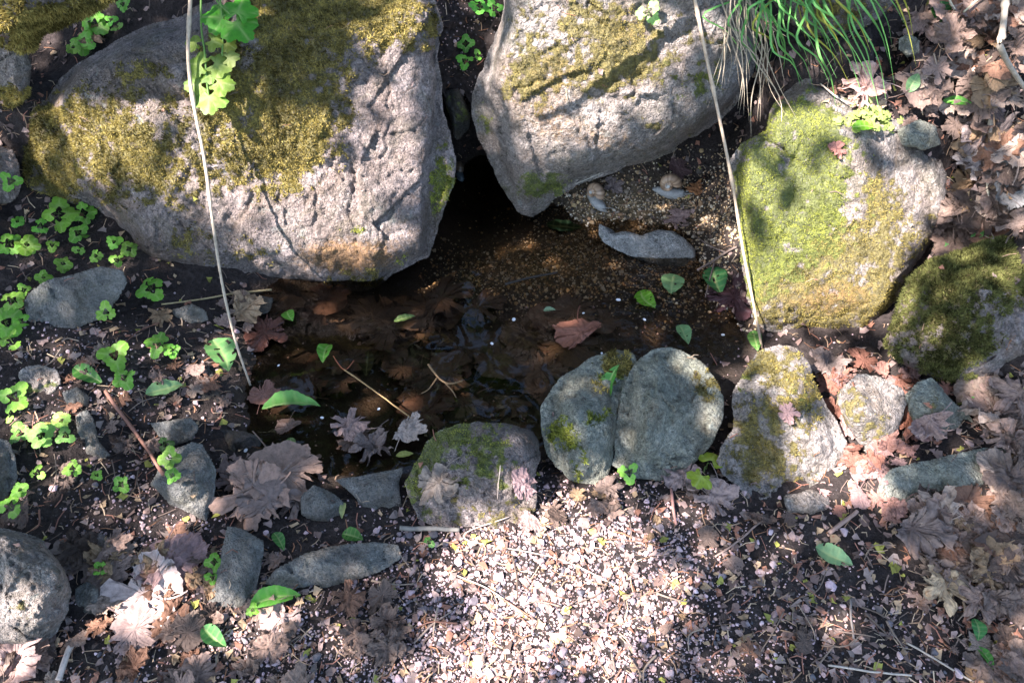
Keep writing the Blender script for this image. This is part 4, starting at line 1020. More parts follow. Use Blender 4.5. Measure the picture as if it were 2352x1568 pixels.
# u, v, length, width ratio, direction, colour, fold, curl, holes, lift, under, label
for k, (u, v, ln, wr, ang, c, fold, curl, holes, lift, under, lab) in enumerate((
    (672, 942, 132, .30, -3, (.16, .40, .09), .6, .1, 0, .012, False, 'bright green folded leaf floating at the left end of the pool'),
    (508, 822, 105, .62, 62, (.14, .33, .10), .2, .15, 9, .012, False, 'large green leaf full of insect holes at the left pool rim'),
    (750, 815, 55, .62, 110, BG, .3, .5, 2, .008, False, 'small bright green curled leaf floating above the thin yellow twig'),
    (667, 730, 36, .8, 60, BG, .2, .2, 2, .008, False, 'tiny bright green leaf floating below the huge boulder'),
    (378, 900, 82, .5, -15, (.20, .36, .15), .25, .2, 1, .012, False, 'pale green leaf on the soil above the small wedge stone'),
    (210, 868, 90, .42, 28, (.05, .17, .03), .3, .2, 6, .014, False, 'dark green holed leaf on the soil at left'),
    (1296, 522, 82, .5, 5, (.045, .075, .02), .1, .1, 0, .004, True, 'dark green spotted leaf lying under water below the wedge boulder'),
    (1544, 656, 66, .8, 100, (.17, .30, .12), .12, .1, 6, .006, False, 'pale green roundish leaf with brown spot on the wet gravel'),
    (1488, 690, 62, .75, 50, (.12, .30, .015), .15, .2, 10, .006, False, 'yellow-green tattered leaf floating beside the ripples'),
    (1646, 648, 88, .62, 75, (.05, .19, .06), .15, .15, 8, .008, False, 'dark green tattered leaf under the forked twig'),
    (1570, 772, 60, .55, 65, (.16, .32, .13), .3, .2, 2, .007, False, 'pale green torn leaf floating in the ripples'),
    (1735, 788, 62, .5, 75, (.10, .24, .05), .2, .1, 2, .01, False, 'green leaf standing beside the foot of the right stem'),
    (1420, 882, 95, .42, -75, (.07, .26, .04), .35, .2, 2, .018, False, 'upright green leaf caught in the cleft between two rocks'),
    (1912, 1283, 85, .6, 25, (.20, .36, .17), .2, .2, 3, .014, False, 'pale green leaf lying alone on the lower right soil'),
    (636, 1383, 115, .38, -12, (.12, .36, .05), .5, .2, 2, .016, False, 'bright green leaf at the bottom beside the oblong slab'),
    (494, 1467, 72, .55, 40, (.07, .22, .06), .5, .3, 1, .016, False, 'half-folded dark green leaf at the bottom left'),
    (643, 1252, 58, .45, 60, (.06, .20, .04), .25, .2, 0, .014, False, 'small oval green leaf below the brown leaf pile'),
    (812, 1238, 52, .65, 15, (.06, .19, .03), .3, .3, 2, .012, False, 'curled green leaf left of the low rounded rock'),
    (2162, 42, 62, .75, 85, (.02, .12, .02), .15, .1, 2, .02, False, 'dark green leaf behind a straw at the top right'),
    (2200, 242, 62, .32, 8, (.08, .28, .03), .2, .1, 0, .02, False, 'narrow bright green leaf on the upper right slope'),
    (1976, 306, 50, .6, 0, (.14, .34, .02), .1, .1, 0, .02, False, 'green oval leaf on the sunlit ledge above the mossy boulder'),
    (2090, 197, 48, .6, -60, (.16, .30, .12), .25, .1, 0, .02, False, 'half brown green leaf at the end of the grass blades'),
    (2234, 1450, 50, .65, 80, (.05, .20, .05), .2, .2, 2, .014, False, 'dark green leaf with a hole near the lower right edge'),
    (2256, 1515, 55, .4, 55, (.06, .22, .03), .25, .2, 0, .012, False, 'narrow green leaf near the bottom right corner'),
    (670, 1026, 46, .5, 80, (.14, .22, .06), .25, .2, 3, .006, False, 'small spotted green leaf on the water near the brown pile'),
    (1034, 782, 82, .6, 0, (.085, .085, .035), .05, .05, 0, .012, True, 'olive half-oval leaf sunk in the middle of the pool'),
    (846, 845, 76, .42, 95, (.09, .085, .035), .1, .05, 0, .02, True, 'olive mottled leaf sunk left of the pool centre'),
    (1006, 832, 62, .42, 100, (.085, .08, .03), .1, .05, 0, .02, True, 'olive leaf sunk below the half-oval leaf'),
    (1022, 926, 62, .62, 5, (.16, .17, .02), .15, .1, 0, .012, True, 'yellow-green mossy leaf sunk above the low rounded rock'),
    (692, 912, 72, .62, 40, (.075, .095, .04), .1, .1, 0, .014, True, 'dull green leaf sunk behind the bright green folded leaf'),
    (930, 1046, 40, .42, -8, (.33, .36, .09), .2, .1, 0, .005, False, 'yellow-green oval leaf floating beside the low rounded rock'),
    (930, 735, 50, .4, -15, (.10, .16, .04), .2, .1, 0, .006, False, 'small green leaf with white flower debris below the huge boulder'),
    (792, 1178, 44, .35, 100, (.42, .45, .18), .3, .1, 0, .01, False, 'pale yellow-green seed wing below the small flat stone'),
    (1262, 716, 28, .5, -5, (.20, .30, .18), .2, .1, 2, .006, False, 'tiny pale green scrap floating on the dark water'))):
    p, n, kk = hit_up(u, v, not under)
    if under: n = np.array([0, 0, 1.0])
    else: n = soften(n, 0.3)
    me = ovate((100 + k, wr, fold, curl, holes, .009, False))
    sc = ln * mpp_at(p)
    tag(place('green_leaf', me, M['green_leaf'], p + n * lift, axes(p, n, u, v, ang), sc, c), lab, 'leaf')

# ------------------------------------------------------------------ seedlings
def seedling(u, v, leaves, label, colr, group=None, height=0.03, name='seedling', tilt=0.35):
    """leaves: list of (du, dv, size_px, direction)"""
    p, n, k = hit_up(u, v)
    if p is None: return
    root = empty(name, p.tolist(), label, 'plant', group)
    for (du, dv, sz, ang) in leaves:
        h = height * random.uniform(0.6, 1.25)
        q = at_plane(u + du, v + dv, p, n, h)
        nn = soften(n, 0.4) + np.array([random.gauss(0, .22), random.gauss(0, .22) - 0.15, 0]); nn /= np.linalg.norm(nn)
        f = random.uniform(0.8, 1.25)
        a = math.radians(ang); mp = mpp_at(q)
        m3 = axes(q, nn, u + du, v + dv, ang)
        base = q - np.array(m3.col[1]) * (0.42 * sz * mp)
        place('leaf', random.choice(LOBED), M['green_leaf'], base, m3, sz * mp, tuple(min(1, x * f) for x in colr), root)
        P = resample([p - n * 0.004, (p + base) / 2 + n * h * 0.25, base], 6) - p
        V, F = tube(P, 0.0009 + 0.0004 * (sz > 40), 4, False)
        st = link('stem', raw_mesh('stem', V, F), M['grass'], root); st.color = (0.14, 0.22, 0.06, 1)
    return root
def at_plane(u, v, p, n, h):
    d = ray(u, v); o = p + n * h; dn = d @ n
    if abs(dn) < 0.15:
        t = (o - CAM) @ FWD
    else: t = ((o - CAM) @ n) / dn
    return CAM + d * t
def trio(r, spread=1.0, a0=None, n=3):
    a0 = random.uniform(0, 360) if a0 is None else a0; out = []
    for k in range(n):
        a = a0 + k * 360 / n + random.uniform(-15, 15)
        out.append((r * 0.36 * spread * math.cos(math.radians(a)), r * 0.36 * spread * math.sin(math.radians(a)), r * random.uniform(0.95, 1.3), a))
    return out
SG = (0.13, 0.36, 0.04); SB = (0.10, 0.30, 0.03)  # seedlings labelled sunlit take lighter greens, with the sun put into the colour
for (u, v, r, n, c, lab) in (
    (25, 415, 40, 3, SB, 'dark green seedling at the left edge above the cluster'),
    (135, 492, 42, 3, SG, 'largest lobed seedling beside the lower left foot of the huge boulder'),
    (192, 490, 34, 3, SB, 'seedling next to the largest lobed one, towards the boulder'),
    (40, 508, 26, 3, SG, 'small seedling at the upper left of the left cluster'),
    (62, 562, 44, 4, SB, 'broad seedling in the middle of the left cluster'),
    (92, 520, 30, 3, SG, 'seedling above the broad one in the left cluster'),
    (22, 560, 32, 3, SB, 'seedling at the left edge beside the broad one'),
    (120, 562, 20, 2, SB, 'single small round seedling right of the broad one'),
    (180, 535, 26, 3, SG, 'seedling in the left cluster nearest the boulder foot'),
    (180, 575, 16, 2, SG, 'tiny seedling in the gap between the left cluster and the right group'),
    (262, 555, 30, 3, SG, 'upper seedling of the group below the boulder shadow'),
    (296, 572, 26, 3, SG, 'right-hand seedling of the group below the boulder shadow'),
    (268, 596, 28, 3, SG, 'lower seedling of the group below the boulder shadow'),
    (220, 588, 22, 2, SG, 'left seedling of the group below the boulder shadow'),
    (145, 605, 28, 3, SB, 'small dark seedling above the flat dark grey stone'),
    (100, 637, 34, 3, SB, 'trefoil seedling overlapping the flat dark grey stone'),
    (345, 662, 38, 3, SG, 'seedling at the bottom edge of the huge boulder'),
    (243, 716, 34, 3, SG, 'seedling at the right corner of the flat dark grey stone'),
    (28, 690, 36, 3, SG, 'upper seedling of the stack at the left edge'),
    (15, 740, 42, 4, SG, 'middle seedling of the stack at the left edge'),
    (48, 735, 30, 3, SB, 'right seedling of the stack at the left edge'),
    (25, 780, 32, 3, SB, 'lowest seedling of the stack at the left edge'),
    (55, 665, 20, 2, SB, 'tiny seedling touching the flat dark grey stone'),
    (362, 792, 34, 3, SG, 'seedling on the soil left of the holed leaf'),
    (395, 805, 24, 3, SG, 'smaller seedling right beside the one left of the holed leaf'),
    (262, 815, 46, 3, SB, 'dark upright seedling above the dark green holed leaf'),
    (285, 868, 38, 3, SG, 'bright seedling right of the dark green holed leaf'),
    (30, 910, 40, 2, (0.2, 0.42, 0.05), 'two-leaved yellowish seedling at the left edge'),
    (25, 950, 26, 2, SG, 'seedling below the two-leaved yellowish one'),
    (95, 1000, 48, 4, (0.22, 0.45, 0.09), 'brightest sunlit seedling in the lower left cluster'),
    (140, 965, 42, 3, (0.22, 0.45, 0.09), 'sunlit seedling at the top of the lower left cluster'),
    (45, 995, 44, 3, (0.16, 0.38, 0.06), 'sunlit seedling at the left of the lower left cluster'),
    (150, 1000, 36, 3, (0.22, 0.45, 0.09), 'sunlit seedling at the right of the lower left cluster'),
    (85, 1085, 26, 2, SG, 'small seedling below the bright cluster'),
    (45, 1125, 34, 3, (0.17, 0.38, 0.05), 'light green seedling by the grey stone at the left edge'),
    (22, 1160, 38, 3, SB, 'round-leaved seedling just above the bottom left boulder'),
    (165, 1075, 26, 3, SG, 'small seedling right of the bright cluster'),
    (222, 1090, 20, 3, SG, 'tiny seedling on the soil below the stone flake'),
    (278, 1112, 30, 3, SG, 'seedling on the soil left of the angular stone'),
    (388, 1050, 30, 3, SG, 'seedling beside the upper end of the angular stone'),
    (395, 1092, 32, 3, SG, 'seedling at the lower tip of the reddish stick'),
    (380, 1020, 28, 3, (0.07, 0.16, 0.03), 'dark mossy seedling on the small wedge stone'),
    (492, 1290, 26, 3, SB, 'seedling squeezed at the left side of the oblong slab'),
    (488, 1325, 24, 3, SB, 'lower seedling at the left side of the oblong slab'),
    (230, 1305, 18, 3, SB, 'tiny lone seedling on the dark soil at lower left'),
    (580, 1400, 22, 2, SB, 'small seedling at the stalk of the bright green bottom leaf'),
    (215, 55, 46, 4, (0.09, 0.33, 0.03), 'broad seedling growing in the hollow at the top left'),
    (190, 95, 36, 3, (0.11, 0.36, 0.04), 'lower seedling of the hollow at the top left'),
    (255, 45, 28, 3, (0.10, 0.34, 0.03), 'small upper seedling of the hollow at the top left'),
    (168, 108, 26, 2, (0.12, 0.36, 0.04), 'lowest single seedling of the hollow at the top left'),
    (282, 10, 30, 3, (0.08, 0.28, 0.03), 'seedling at the top edge right of the mossy overhang'),
    (268, 62, 18, 1, (0.12, 0.36, 0.05), 'single round leaf sprouting from the huge boulder rim'),
    (1102, 14, 32, 3, (0.09, 0.34, 0.04), 'left seedling at the top of the cleft between the boulders'),
    (1136, 18, 28, 3, (0.09, 0.34, 0.04), 'right seedling at the top of the cleft between the boulders'),
    (1070, 100, 22, 3, (0.07, 0.3, 0.04), 'seedling halfway up the soil in the cleft'),
    (1068, 140, 24, 3, (0.07, 0.3, 0.03), 'lowest seedling in the soil of the cleft'),
    (1098, 126, 16, 1, (0.1, 0.34, 0.04), 'single round leaf in the soil of the cleft'),
    (1490, 28, 34, 3, (0.22, 0.42, 0.1), 'sunlit trefoil seedling on top of the wedge boulder'),
    (2170, 575, 28, 3, (0.05, 0.2, 0.04), 'small green seedling above the dark mossy boulder'),
    (2250, 540, 26, 3, (0.05, 0.22, 0.04), 'creeping green seedling in the leaves above the dark mossy boulder'),
    (2230, 918, 16, 2, (0.1, 0.34, 0.05), 'tiny seedling under the dark mossy boulder'),
    (985, 1245, 20, 2, (0.06, 0.2, 0.03), 'tiny seedling in the gravel below the low rounded rock'),
    (1445, 1085, 32, 2, (0.14, 0.40, 0.05), 'two-leaved sprout in front of the cleft pair of rocks'),
    (1622, 1075, 58, 2, (0.22, 0.36, 0.03), 'yellow-green sprout with a broad leaf between the front rocks')):
    hv = random.uniform(.95, 1.6); seedling(u, v, trio(r * random.uniform(.55, .85), random.uniform(1.3, 2.0), None, n + random.choice((0, 1, 1))), lab, (c[0] * 1.1 * hv * random.uniform(.8, 1.3), c[1] * 0.95 * hv, c[2] * hv))

# mat of tiny yellow-green leaves on the sunlit ledge
p0, n0, _ = hit(1995, 275)
cr = empty('creeping_plant', p0.tolist(), 'mat of tiny pale yellow-green round leaves on the sunlit ledge', 'plant')
for k in range(70):
    u = 1995 + random.gauss(0, 28); v = 278 + random.gauss(0, 17)
    p, n, _k = hit(u, v)
    if p is None: continue
    n = soften(n, 0.4); nn = n + np.array([random.gauss(0, .3), random.gauss(0, .3), 0]); nn /= np.linalg.norm(nn)
    sz = random.uniform(14, 22) * mpp_at(p)
    place('leaf', random.choice(LOBED), M['green_leaf'], p + n * random.uniform(.006, .02), axes(p, nn, u, v, random.uniform(0, 360)), sz, (0.30, 0.38, 0.10), cr)

# ------------------------------------------------------------------ lobed yellow-green plant hanging before the huge boulder
p0, n0, _ = hit(500, 10)
TB = min(float((hit(a_, b_)[0] - CAM) @ FWD) for a_ in range(430, 600, 20) for b_ in range(5, 270, 15)) - 0.02
def at_t(u, v, t): return CAM + ray(u, v) * t
cel = empty('celandine', at_t(480, -30, TB).tolist(), 'yellow-green plant with lobed leaves hanging in front of the huge boulder', 'plant')
base = np.array(cel.location)
for pts, r in (([(462, -40), (462, 60), (470, 120), (475, 185), (480, 225)], .0026), ([(500, -40), (508, 20), (512, 80), (510, 130)], .0022), ([(480, -40), (500, 5), (530, 35)], .0024)):
    P = np.array([at_t(u, v, TB + 0.004) for u, v in resample([(a, b) for a, b in pts], 14)])
    V, F = tube(P - base, r, 6); st = link('stem', raw_mesh('stem', V, F), M['grass'], cel); st.color = (0.16, 0.30, 0.07, 1)
vw = -(FWD) * 0.8 + np.array([0, 0, 0.5]); vw /= np.linalg.norm(vw)
for k_, (u, v, s, ang, c, dt) in enumerate(((500, 40, 78, 185, (.10, .40, .03), 0), (548, 22, 80, -70, (.10, .42, .03), .005), (548, 60, 84, 50, (.10, .40, .03), -.004),
    (445, 98, 42, 190, (.30, .40, .05), 0), (490, 95, 44, 20, (.30, .40, .06), 0), (455, 148, 60, 190, (.27, .42, .06), 0), (502, 148, 62, 10, (.30, .42, .08), .003), (528, 132, 44, -10, (.34, .40, .10), 0),
    (452, 195, 60, 180, (.27, .42, .07), 0), (508, 190, 62, 10, (.28, .42, .07), 0), (480, 228, 74, 95, (.26, .44, .08), -.004), (525, 102, 38, 30, (.36, .38, .06), .004), (478, 175, 40, 150, (.26, .42, .07), .002))):
    q = at_t(u, v, TB + dt); nn = vw + np.array([random.gauss(0, .15), 0, random.gauss(0, .15)]); nn /= np.linalg.norm(nn)
    m3 = axes(q, nn, u, v, ang); sz = s * TB / FPX
    place('leaf', CEL[k_ % 3], M['green_leaf'], q - np.array(m3.col[1]) * 0.42 * sz * .9, m3, sz * .9, (c[0] * .62, c[1] * .66, c[2] * .6), cel)

# ------------------------------------------------------------------ stems, straws, twigs
def px_depth(u, v):
    p, n, k = hit(u, v); return (p - CAM) @ FWD
def stalk(pts, t0, t1, r0, r1, color, name, label, cat='stem', mat='twig', seed=1):
    """a stalk in the air between two real depths (inverse depth runs evenly)"""
    uv = resample(pts, 40); s = np.linspace(0, 1, 40)
    t = 1 / ((1 - s) / t0 + s / t1)
    P = np.array([at_t(u, v, tt) for (u, v), tt in zip(uv, t)])
    R = np.linspace(r0, r1, 40) * (1 + 0.12 * fbm(np.stack([s * 30, s * 0, s * 0 + seed], 1), 2, seed))
    for nd in (0.18, 0.36, 0.57, 0.78): R = R * (1 + 0.35 * np.exp(-((s - nd) / 0.012) ** 2))
    base = P[-1]
    V, F = tube(P - base, R, 8)
    o = link(name, raw_mesh(name, V, F), M[mat], None, base); o.color = (*color, 1)
    return tag(o, label, cat)
stalk([(440, -60), (437, 0), (432, 130), (445, 240), (470, 370), (490, 520), (510, 650), (540, 780), (575, 885)], 0.58 / (1 / (px_depth(470, 330) - 0.10) - 0.42 / (px_depth(576, 886) - 0.003)), px_depth(576, 886) - 0.003, 0.0052, 0.0028, (0.42, 0.34, 0.25), 'dry_stalk',
      'long pale dry stem hanging down across the huge boulder into the pool rim')
stalk([(1580, -60), (1596, 0), (1622, 130), (1652, 270), (1682, 420), (1706, 570), (1735, 720), (1750, 800)], px_depth(1590, 20) - 0.04, px_depth(1752, 800) - 0.004, 0.0046, 0.0030, (0.44, 0.34, 0.24), 'dry_stalk',
      'long pale dry stem crossing from the wedge boulder to the front rocks on the right')

def twig(pts, r0, r1, color, label, name='twig', lift=0.004, cat='twig', branches=(), group=None, wob=0.0015):
    uv = resample(pts, 22); P = []
    for u, v in uv:
        p, n, k = hit_up(u, v)
        if p is not None: P.append(p + np.array([0, 0, lift]) + n * r0)
    P = np.array(P)
    # a stick is stiff: even out the bumps of what it lies on
    for _ in range(6): P[1:-1] = 0.5 * P[1:-1] + 0.25 * (P[:-2] + P[2:])
    P += wob * np.stack([fbm(P * 25, 2, 5), fbm(P * 25 + 9, 2, 6), 0.5 * fbm(P * 25 + 3, 2, 7)], 1)
    base = P.mean(0)
    R = np.linspace(r0, r1, len(P)) * (1 + 0.15 * fbm(P * 60, 2, 3))
    V, F = tube(P - base, R, 6)
    o = link(name, raw_mesh(name, V, F), M['twig'], None, base); o.color = (*color, 1)
    for bp in branches:
        Q = np.array([hit_up(u, v)[0] + np.array([0, 0, lift]) for u, v in resample(bp, 10)])
        V, F = tube(Q - base, np.linspace(r0 * 0.75, r1 * 0.6, 10), 5)
        b = link('branch', raw_mesh('branch', V, F), M['twig'], o); b.color = (*color, 1)
    return tag(o, label, cat, group)
twig([(245, 905), (280, 955), (325, 1015), (382, 1096)], .0045, .004, (.24, .12, .085), 'reddish-brown stick lying diagonally on the soil at left', 'stick', .008)
twig([(792, 852), (860, 900), (975, 985)], .0022, .0018, (.30, .20, .09), 'thin yellow twig floating in the left half of the pool')
twig([(765, 820), (792, 852), (815, 830)], .0013, .001, (.30, .10, .05), 'thin red-brown stalk at the tip of the floating yellow twig')
twig([(918, 1218), (985, 1220), (1056, 1222)], .0055, .005, (.20, .185, .16), 'short grey stick in front of the low rounded rock', 'stick', .006)
twig([(372, 702), (470, 690), (545, 676), (625, 669)], .0022, .003, (.34, .27, .14), 'yellow straw lying along the foot of the huge boulder', 'straw')
twig([(1600, 630), (1640, 606), (1668, 588), (1692, 575)], .0035, .003, (.17, .13, .11), 'forked grey twig right of the pale angular stone', 'twig', .012, branches=[[(1668, 588), (1630, 572), (1590, 545)], [(1640, 606), (1628, 650), (1618, 690)]])
br = stalk([(2312, -60), (2306, 40), (2292, 150), (2284, 220), (2272, 305)], px_depth(2310, 20) - 0.12, px_depth(2272, 300) - 0.035, .0085, .006, (.40, .33, .25), 'dry_branch', 'thick forked dry branch standing in the litter at the upper right', 'branch')
_t = px_depth(2300, 110) - 0.10
Q = np.array([at_t(u, v, tt) for (u, v), tt in zip(resample([(2296, 105), (2318, 150), (2362, 215)], 10), np.linspace(_t, px_depth(2345, 215) - .03, 10))])
V, F = tube(Q - np.array(br.location), np.linspace(.007, .005, 10), 7)
b_ = link('fork', raw_mesh('fork', V, F), M['twig'], br); b_.color = (.40, .33, .25, 1)
twig([(2192, 78), (2235, 40), (2280, 2)], .003, .0028, (.50, .44, .28), 'pale straw slanting across the top right corner', 'straw', .055, 'straw')
twig([(2165, -10), (2160, 45), (2172, 72)], .003, .003, (.5, .44, .3), 'pale straw in front of the dark green top right leaf', 'straw', .055, 'straw')
twig([(2255, 410), (2252, 455), (2250, 495)], .004, .004, (.55, .48, .36), 'pale split straw upright in the leaves above the dark mossy boulder', 'straw', .045, 'straw')
twig([(2330, 150), (2345, 210), (2352, 250)], .003, .003, (.4, .36, .3), 'thin grey straw at the right edge by the forked branch', 'straw', .03, 'straw')
twig([(2150, 85), (2175, 150), (2192, 190)], .0035, .003, (.16, .13, .12), 'dark crooked twig in the litter left of the forked branch', 'twig', .02)
twig([(1880, 205), (1935, 245), (2010, 262)], .002, .002, (.5, .42, .33), 'pale straw bent over the sunlit ledge', 'straw', .012, 'straw')
twig([(1320, 425), (1390, 395), (1440, 372)], .0015, .0015, (.33, .3, .25), 'thin pale straw along the lower edge of the wedge boulder', 'straw', .004, 'straw')
twig([(1385, 455), (1425, 475), (1470, 462)], .0012, .001, (.33, .25, .16), 'thin stalk on the gravel below the left snail', 'stalk', .004)
twig([(1540, 1130), (1545, 1175), (1552, 1210)], .003, .003, (.26, .14, .12), 'short reddish stick below the smooth grey-green rock', 'stick', .01)
twig([(1640, 1280), (1690, 1250), (1755, 1190)], .002, .002, (.24, .17, .14), 'thin twig slanting over the soil below the tall mossy-crowned rock')
twig([(1900, 1230), (1955, 1190), (1965, 1180)], .0045, .004, (.3, .2, .16), 'short thick stick beside the half-buried pale stone', 'stick', .01)
twig([(1150, 1075), (1145, 1110), (1142, 1150)], .0013, .001, (.4, .33, .27), 'dry pale stalk lying upright on the low rounded rock', 'stalk', .01)
twig([(1050, 1325), (1130, 1360), (1210, 1420)], .0014, .0012, (.45, .36, .3), 'pale thin root curving through the sunlit gravel', 'root', .006)
twig([(1170, 1190), (1050, 1240), (1270, 1280), (1420, 1350)], .0012, .0012, (.45, .36, .3), 'long fine root stretched over the sunlit gravel', 'root', .006)
twig([(950, 1480), (990, 1440), (1040, 1405)], .002, .0015, (.22, .17, .14), 'thin dark twig in the gravel at the bottom', 'twig', .006)
twig([(2080, 1480), (2150, 1520), (2230, 1568)], .002, .0018, (.36, .30, .24), 'pale root at the bottom right corner', 'root', .006)
twig([(1950, 1380), (1952, 1430), (1958, 1470)], .002, .002, (.2, .17, .15), 'short upright twig on the lower right soil', 'twig', .006)
twig([(1900, 1530), (2000, 1545), (2090, 1555)], .002, .0018, (.42, .36, .3), 'long pale root along the bottom edge', 'root', .006)
twig([(140, 1568), (165, 1500), (185, 1470)], .006, .005, (.45, .38, .33), 'pale bleached stick in the bottom left corner', 'stick', .008)
twig([(1160, 655), (1215, 640), (1280, 628)], .004, .003, (.03, .025, .02), 'dark sunken stick on the gold gravel', 'stick', .0)
# leafy twig drifting in the pool
twig([(985, 840), (1005, 868), (1030, 885), (1062, 878)], .003, .002, (.22, .14, .07), 'small brown leafy twig adrift in the middle of the pool', 'twig', .003, branches=[[(1005, 868), (985, 895), (968, 905)], [(1022, 880), (1040, 900), (1048, 915)]])
# loose thin twigs
TW = [([(700, 1230), (2250, 1250), (2280, 1560), (600, 1560)], 45, 'thin dry twig scattered over the gravel path', 'twigs on the gravel path'),
      ([(60, 780), (420, 720), (420, 1180), (60, 1200)], 16, 'thin dark twig on the soil left of the pool', 'twigs left of the pool'),
      ([(2080, 60), (2350, 0), (2350, 560), (2200, 540)], 22, 'thin grey straw in the litter on the upper right slope', 'straws on the upper right slope'),
      ([(2050, 1180), (2350, 900), (2350, 1560), (2200, 1560)], 14, 'thin twig in the litter along the lower right edge', 'twigs along the lower right edge')]
for poly, cnt, lab, grp in TW:
    poly = np.array(poly, float); lo, hi = poly.min(0), poly.max(0); c = 0
    while c < cnt:
        u = random.uniform(lo[0], hi[0]); v = random.uniform(lo[1], hi[1])
        if not in_poly(np.array([u]), np.array([v]), poly)[0]: continue
        if hit(u, v)[2] != 0: c += 0.2; continue
        L = random.uniform(30, 110); a = random.uniform(0, math.pi); b = random.gauss(0, 12)
        col = random.choice([(.16, .115, .09), (.2, .15, .115), (.11, .08, .06), (.27, .21, .16), (.2, .1, .07)])
        twig([(u, v), (u + L / 2 * math.cos(a) + b, v + L / 2 * math.sin(a) + b), (u + L * math.cos(a), v + L * math.sin(a))], random.uniform(.001, .0022), .001, col, name_it(('long ' if L > 80 else 'short ' if L < 50 else '') + 'thin ' + hue_word(col) + (' straw' if 'straw' in lab else ' twig'), u + L / 2 * math.cos(a), v + L / 2 * math.sin(a)), 'straw' if 'straw' in lab else 'loose_twig', .008 if '2350' not in grp else .02, 'twig', group=grp)
        c += 1

# ------------------------------------------------------------------ grass tuft at the top right
def blade(P, w0, parent, base, color, name='blade'):
    P = resample(P, 16); n = len(P); T = np.gradient(P, axis=0); T /= np.linalg.norm(T, axis=1)[:, None]
    s = np.linspace(0, 1, n); w = w0 * np.clip(1.15 - s ** 2.2 * 1.1, 0.05, 1)
    sd = np.cross(T, CAM - P); sd /= np.linalg.norm(sd, axis=1)[:, None]
    up = np.cross(sd, T)
    V = np.concatenate([P - sd * w[:, None], P - up * (w * 0.35)[:, None], P + sd * w[:, None]]) - base
    F = []
    for i in range(n - 1): F += [(i, i + 1, n + i + 1, n + i), (n + i, n + i + 1, 2 * n + i + 1, 2 * n + i)]
    o = link(name, raw_mesh(name, V, F), M['grass'], parent); o.color = (*color, 1); return o
pg, ng, _ = hit(1790, 20)
gb = np.array(pg)
gt = empty('grass_tuft', gb.tolist(), 'tuft of long green grass blades arching over the sunlit boulder', 'grass')
tg = (gb - CAM) @ FWD
ends = [(2105, 155, 2040, -30), (2055, 200, 2000, 0), (2025, 275, 1950, 60), (1990, 245, 1900, 60), (1975, 170, 1900, 20), (2035, 230, 1990, 80), (1955, 200, 1860, 70), (1925, 130, 1850, 40), (1905, 190, 1830, 90), (1870, 210, 1810, 90),
        (1840, 120, 1790, 60), (1945, 90, 1870, 10), (2000, 120, 1930, 10), (1730, 130, 1760, 50), (1715, 160, 1740, 60), (1800, 160, 1790, 70), (1765, 150, 1770, 60), (1880, 60, 1820, 0), (2010, 60, 1930, -30), (1985, 20, 1900, -40),
        (1700, 90, 1720, 20), (1745, 110, 1735, 30), (1920, 250, 1880, 120), (2045, 150, 1985, 20), (1965, 130, 1880, 40), (1860, 150, 1800, 60), (2080, 60, 2000, -40), (1820, 60, 1780, 0), (1690, 60, 1700, 0), (2005, 190, 1960, 60)]
for _ in range(26):
    eu = random.uniform(1700, 2110); ev = random.uniform(20, 210) - max(0, eu - 1950) * .5; ends.append((eu, ev, eu - random.uniform(25, 95), ev - random.uniform(70, 150)))
for k, (eu, ev, mu, mv) in enumerate(ends):
    su = 1690 + 120 * random.random() + max(0, eu - 1800) * .6; sv = random.uniform(-70, -10)
    ts = tg - 0.02; tm = tg - random.uniform(.10, .2); pe = hit(eu, ev)[0]
    te = min((pe - CAM) @ FWD - random.uniform(.01, .08), tg + .05)
    f = random.uniform(.75, 1.25); col = (.14 * f, .36 * f, .09 * f) if k % 6 else (.33, .34, .05)
    blade([at_t(su, sv, ts), at_t((su + mu) / 2 + 10, (sv + mv) / 2 - 12, (ts + tm) / 2), at_t(mu, mv, tm), at_t((mu + eu) / 2 + 8, (mv + ev) / 2 - 8, (tm + te) / 2), at_t(eu, ev, te)], random.uniform(.0016, .0029), gt, gb, col)
for k in range(30):
    su = random.uniform(1640, 1760); sv = random.uniform(-50, 20); L = random.uniform(60, 330); eu = su + random.gauss(10, 45); ev = sv + L
    ts = tg - random.uniform(.0, .12); te = ts - random.uniform(0, .06)
    pts = [at_t(su, sv, ts), at_t(su * .7 + eu * .3 + random.gauss(0, 12), sv + L * .35, (ts + te) / 2), at_t(su * .3 + eu * .7 + random.gauss(0, 16), sv + L * .7, te), at_t(eu, ev, te)]
    f = random.uniform(.6, 1.2)
    blade(pts, random.uniform(.0008, .0017), gt, gb, (.40 * f, .33 * f, .23 * f), 'dry_blade')

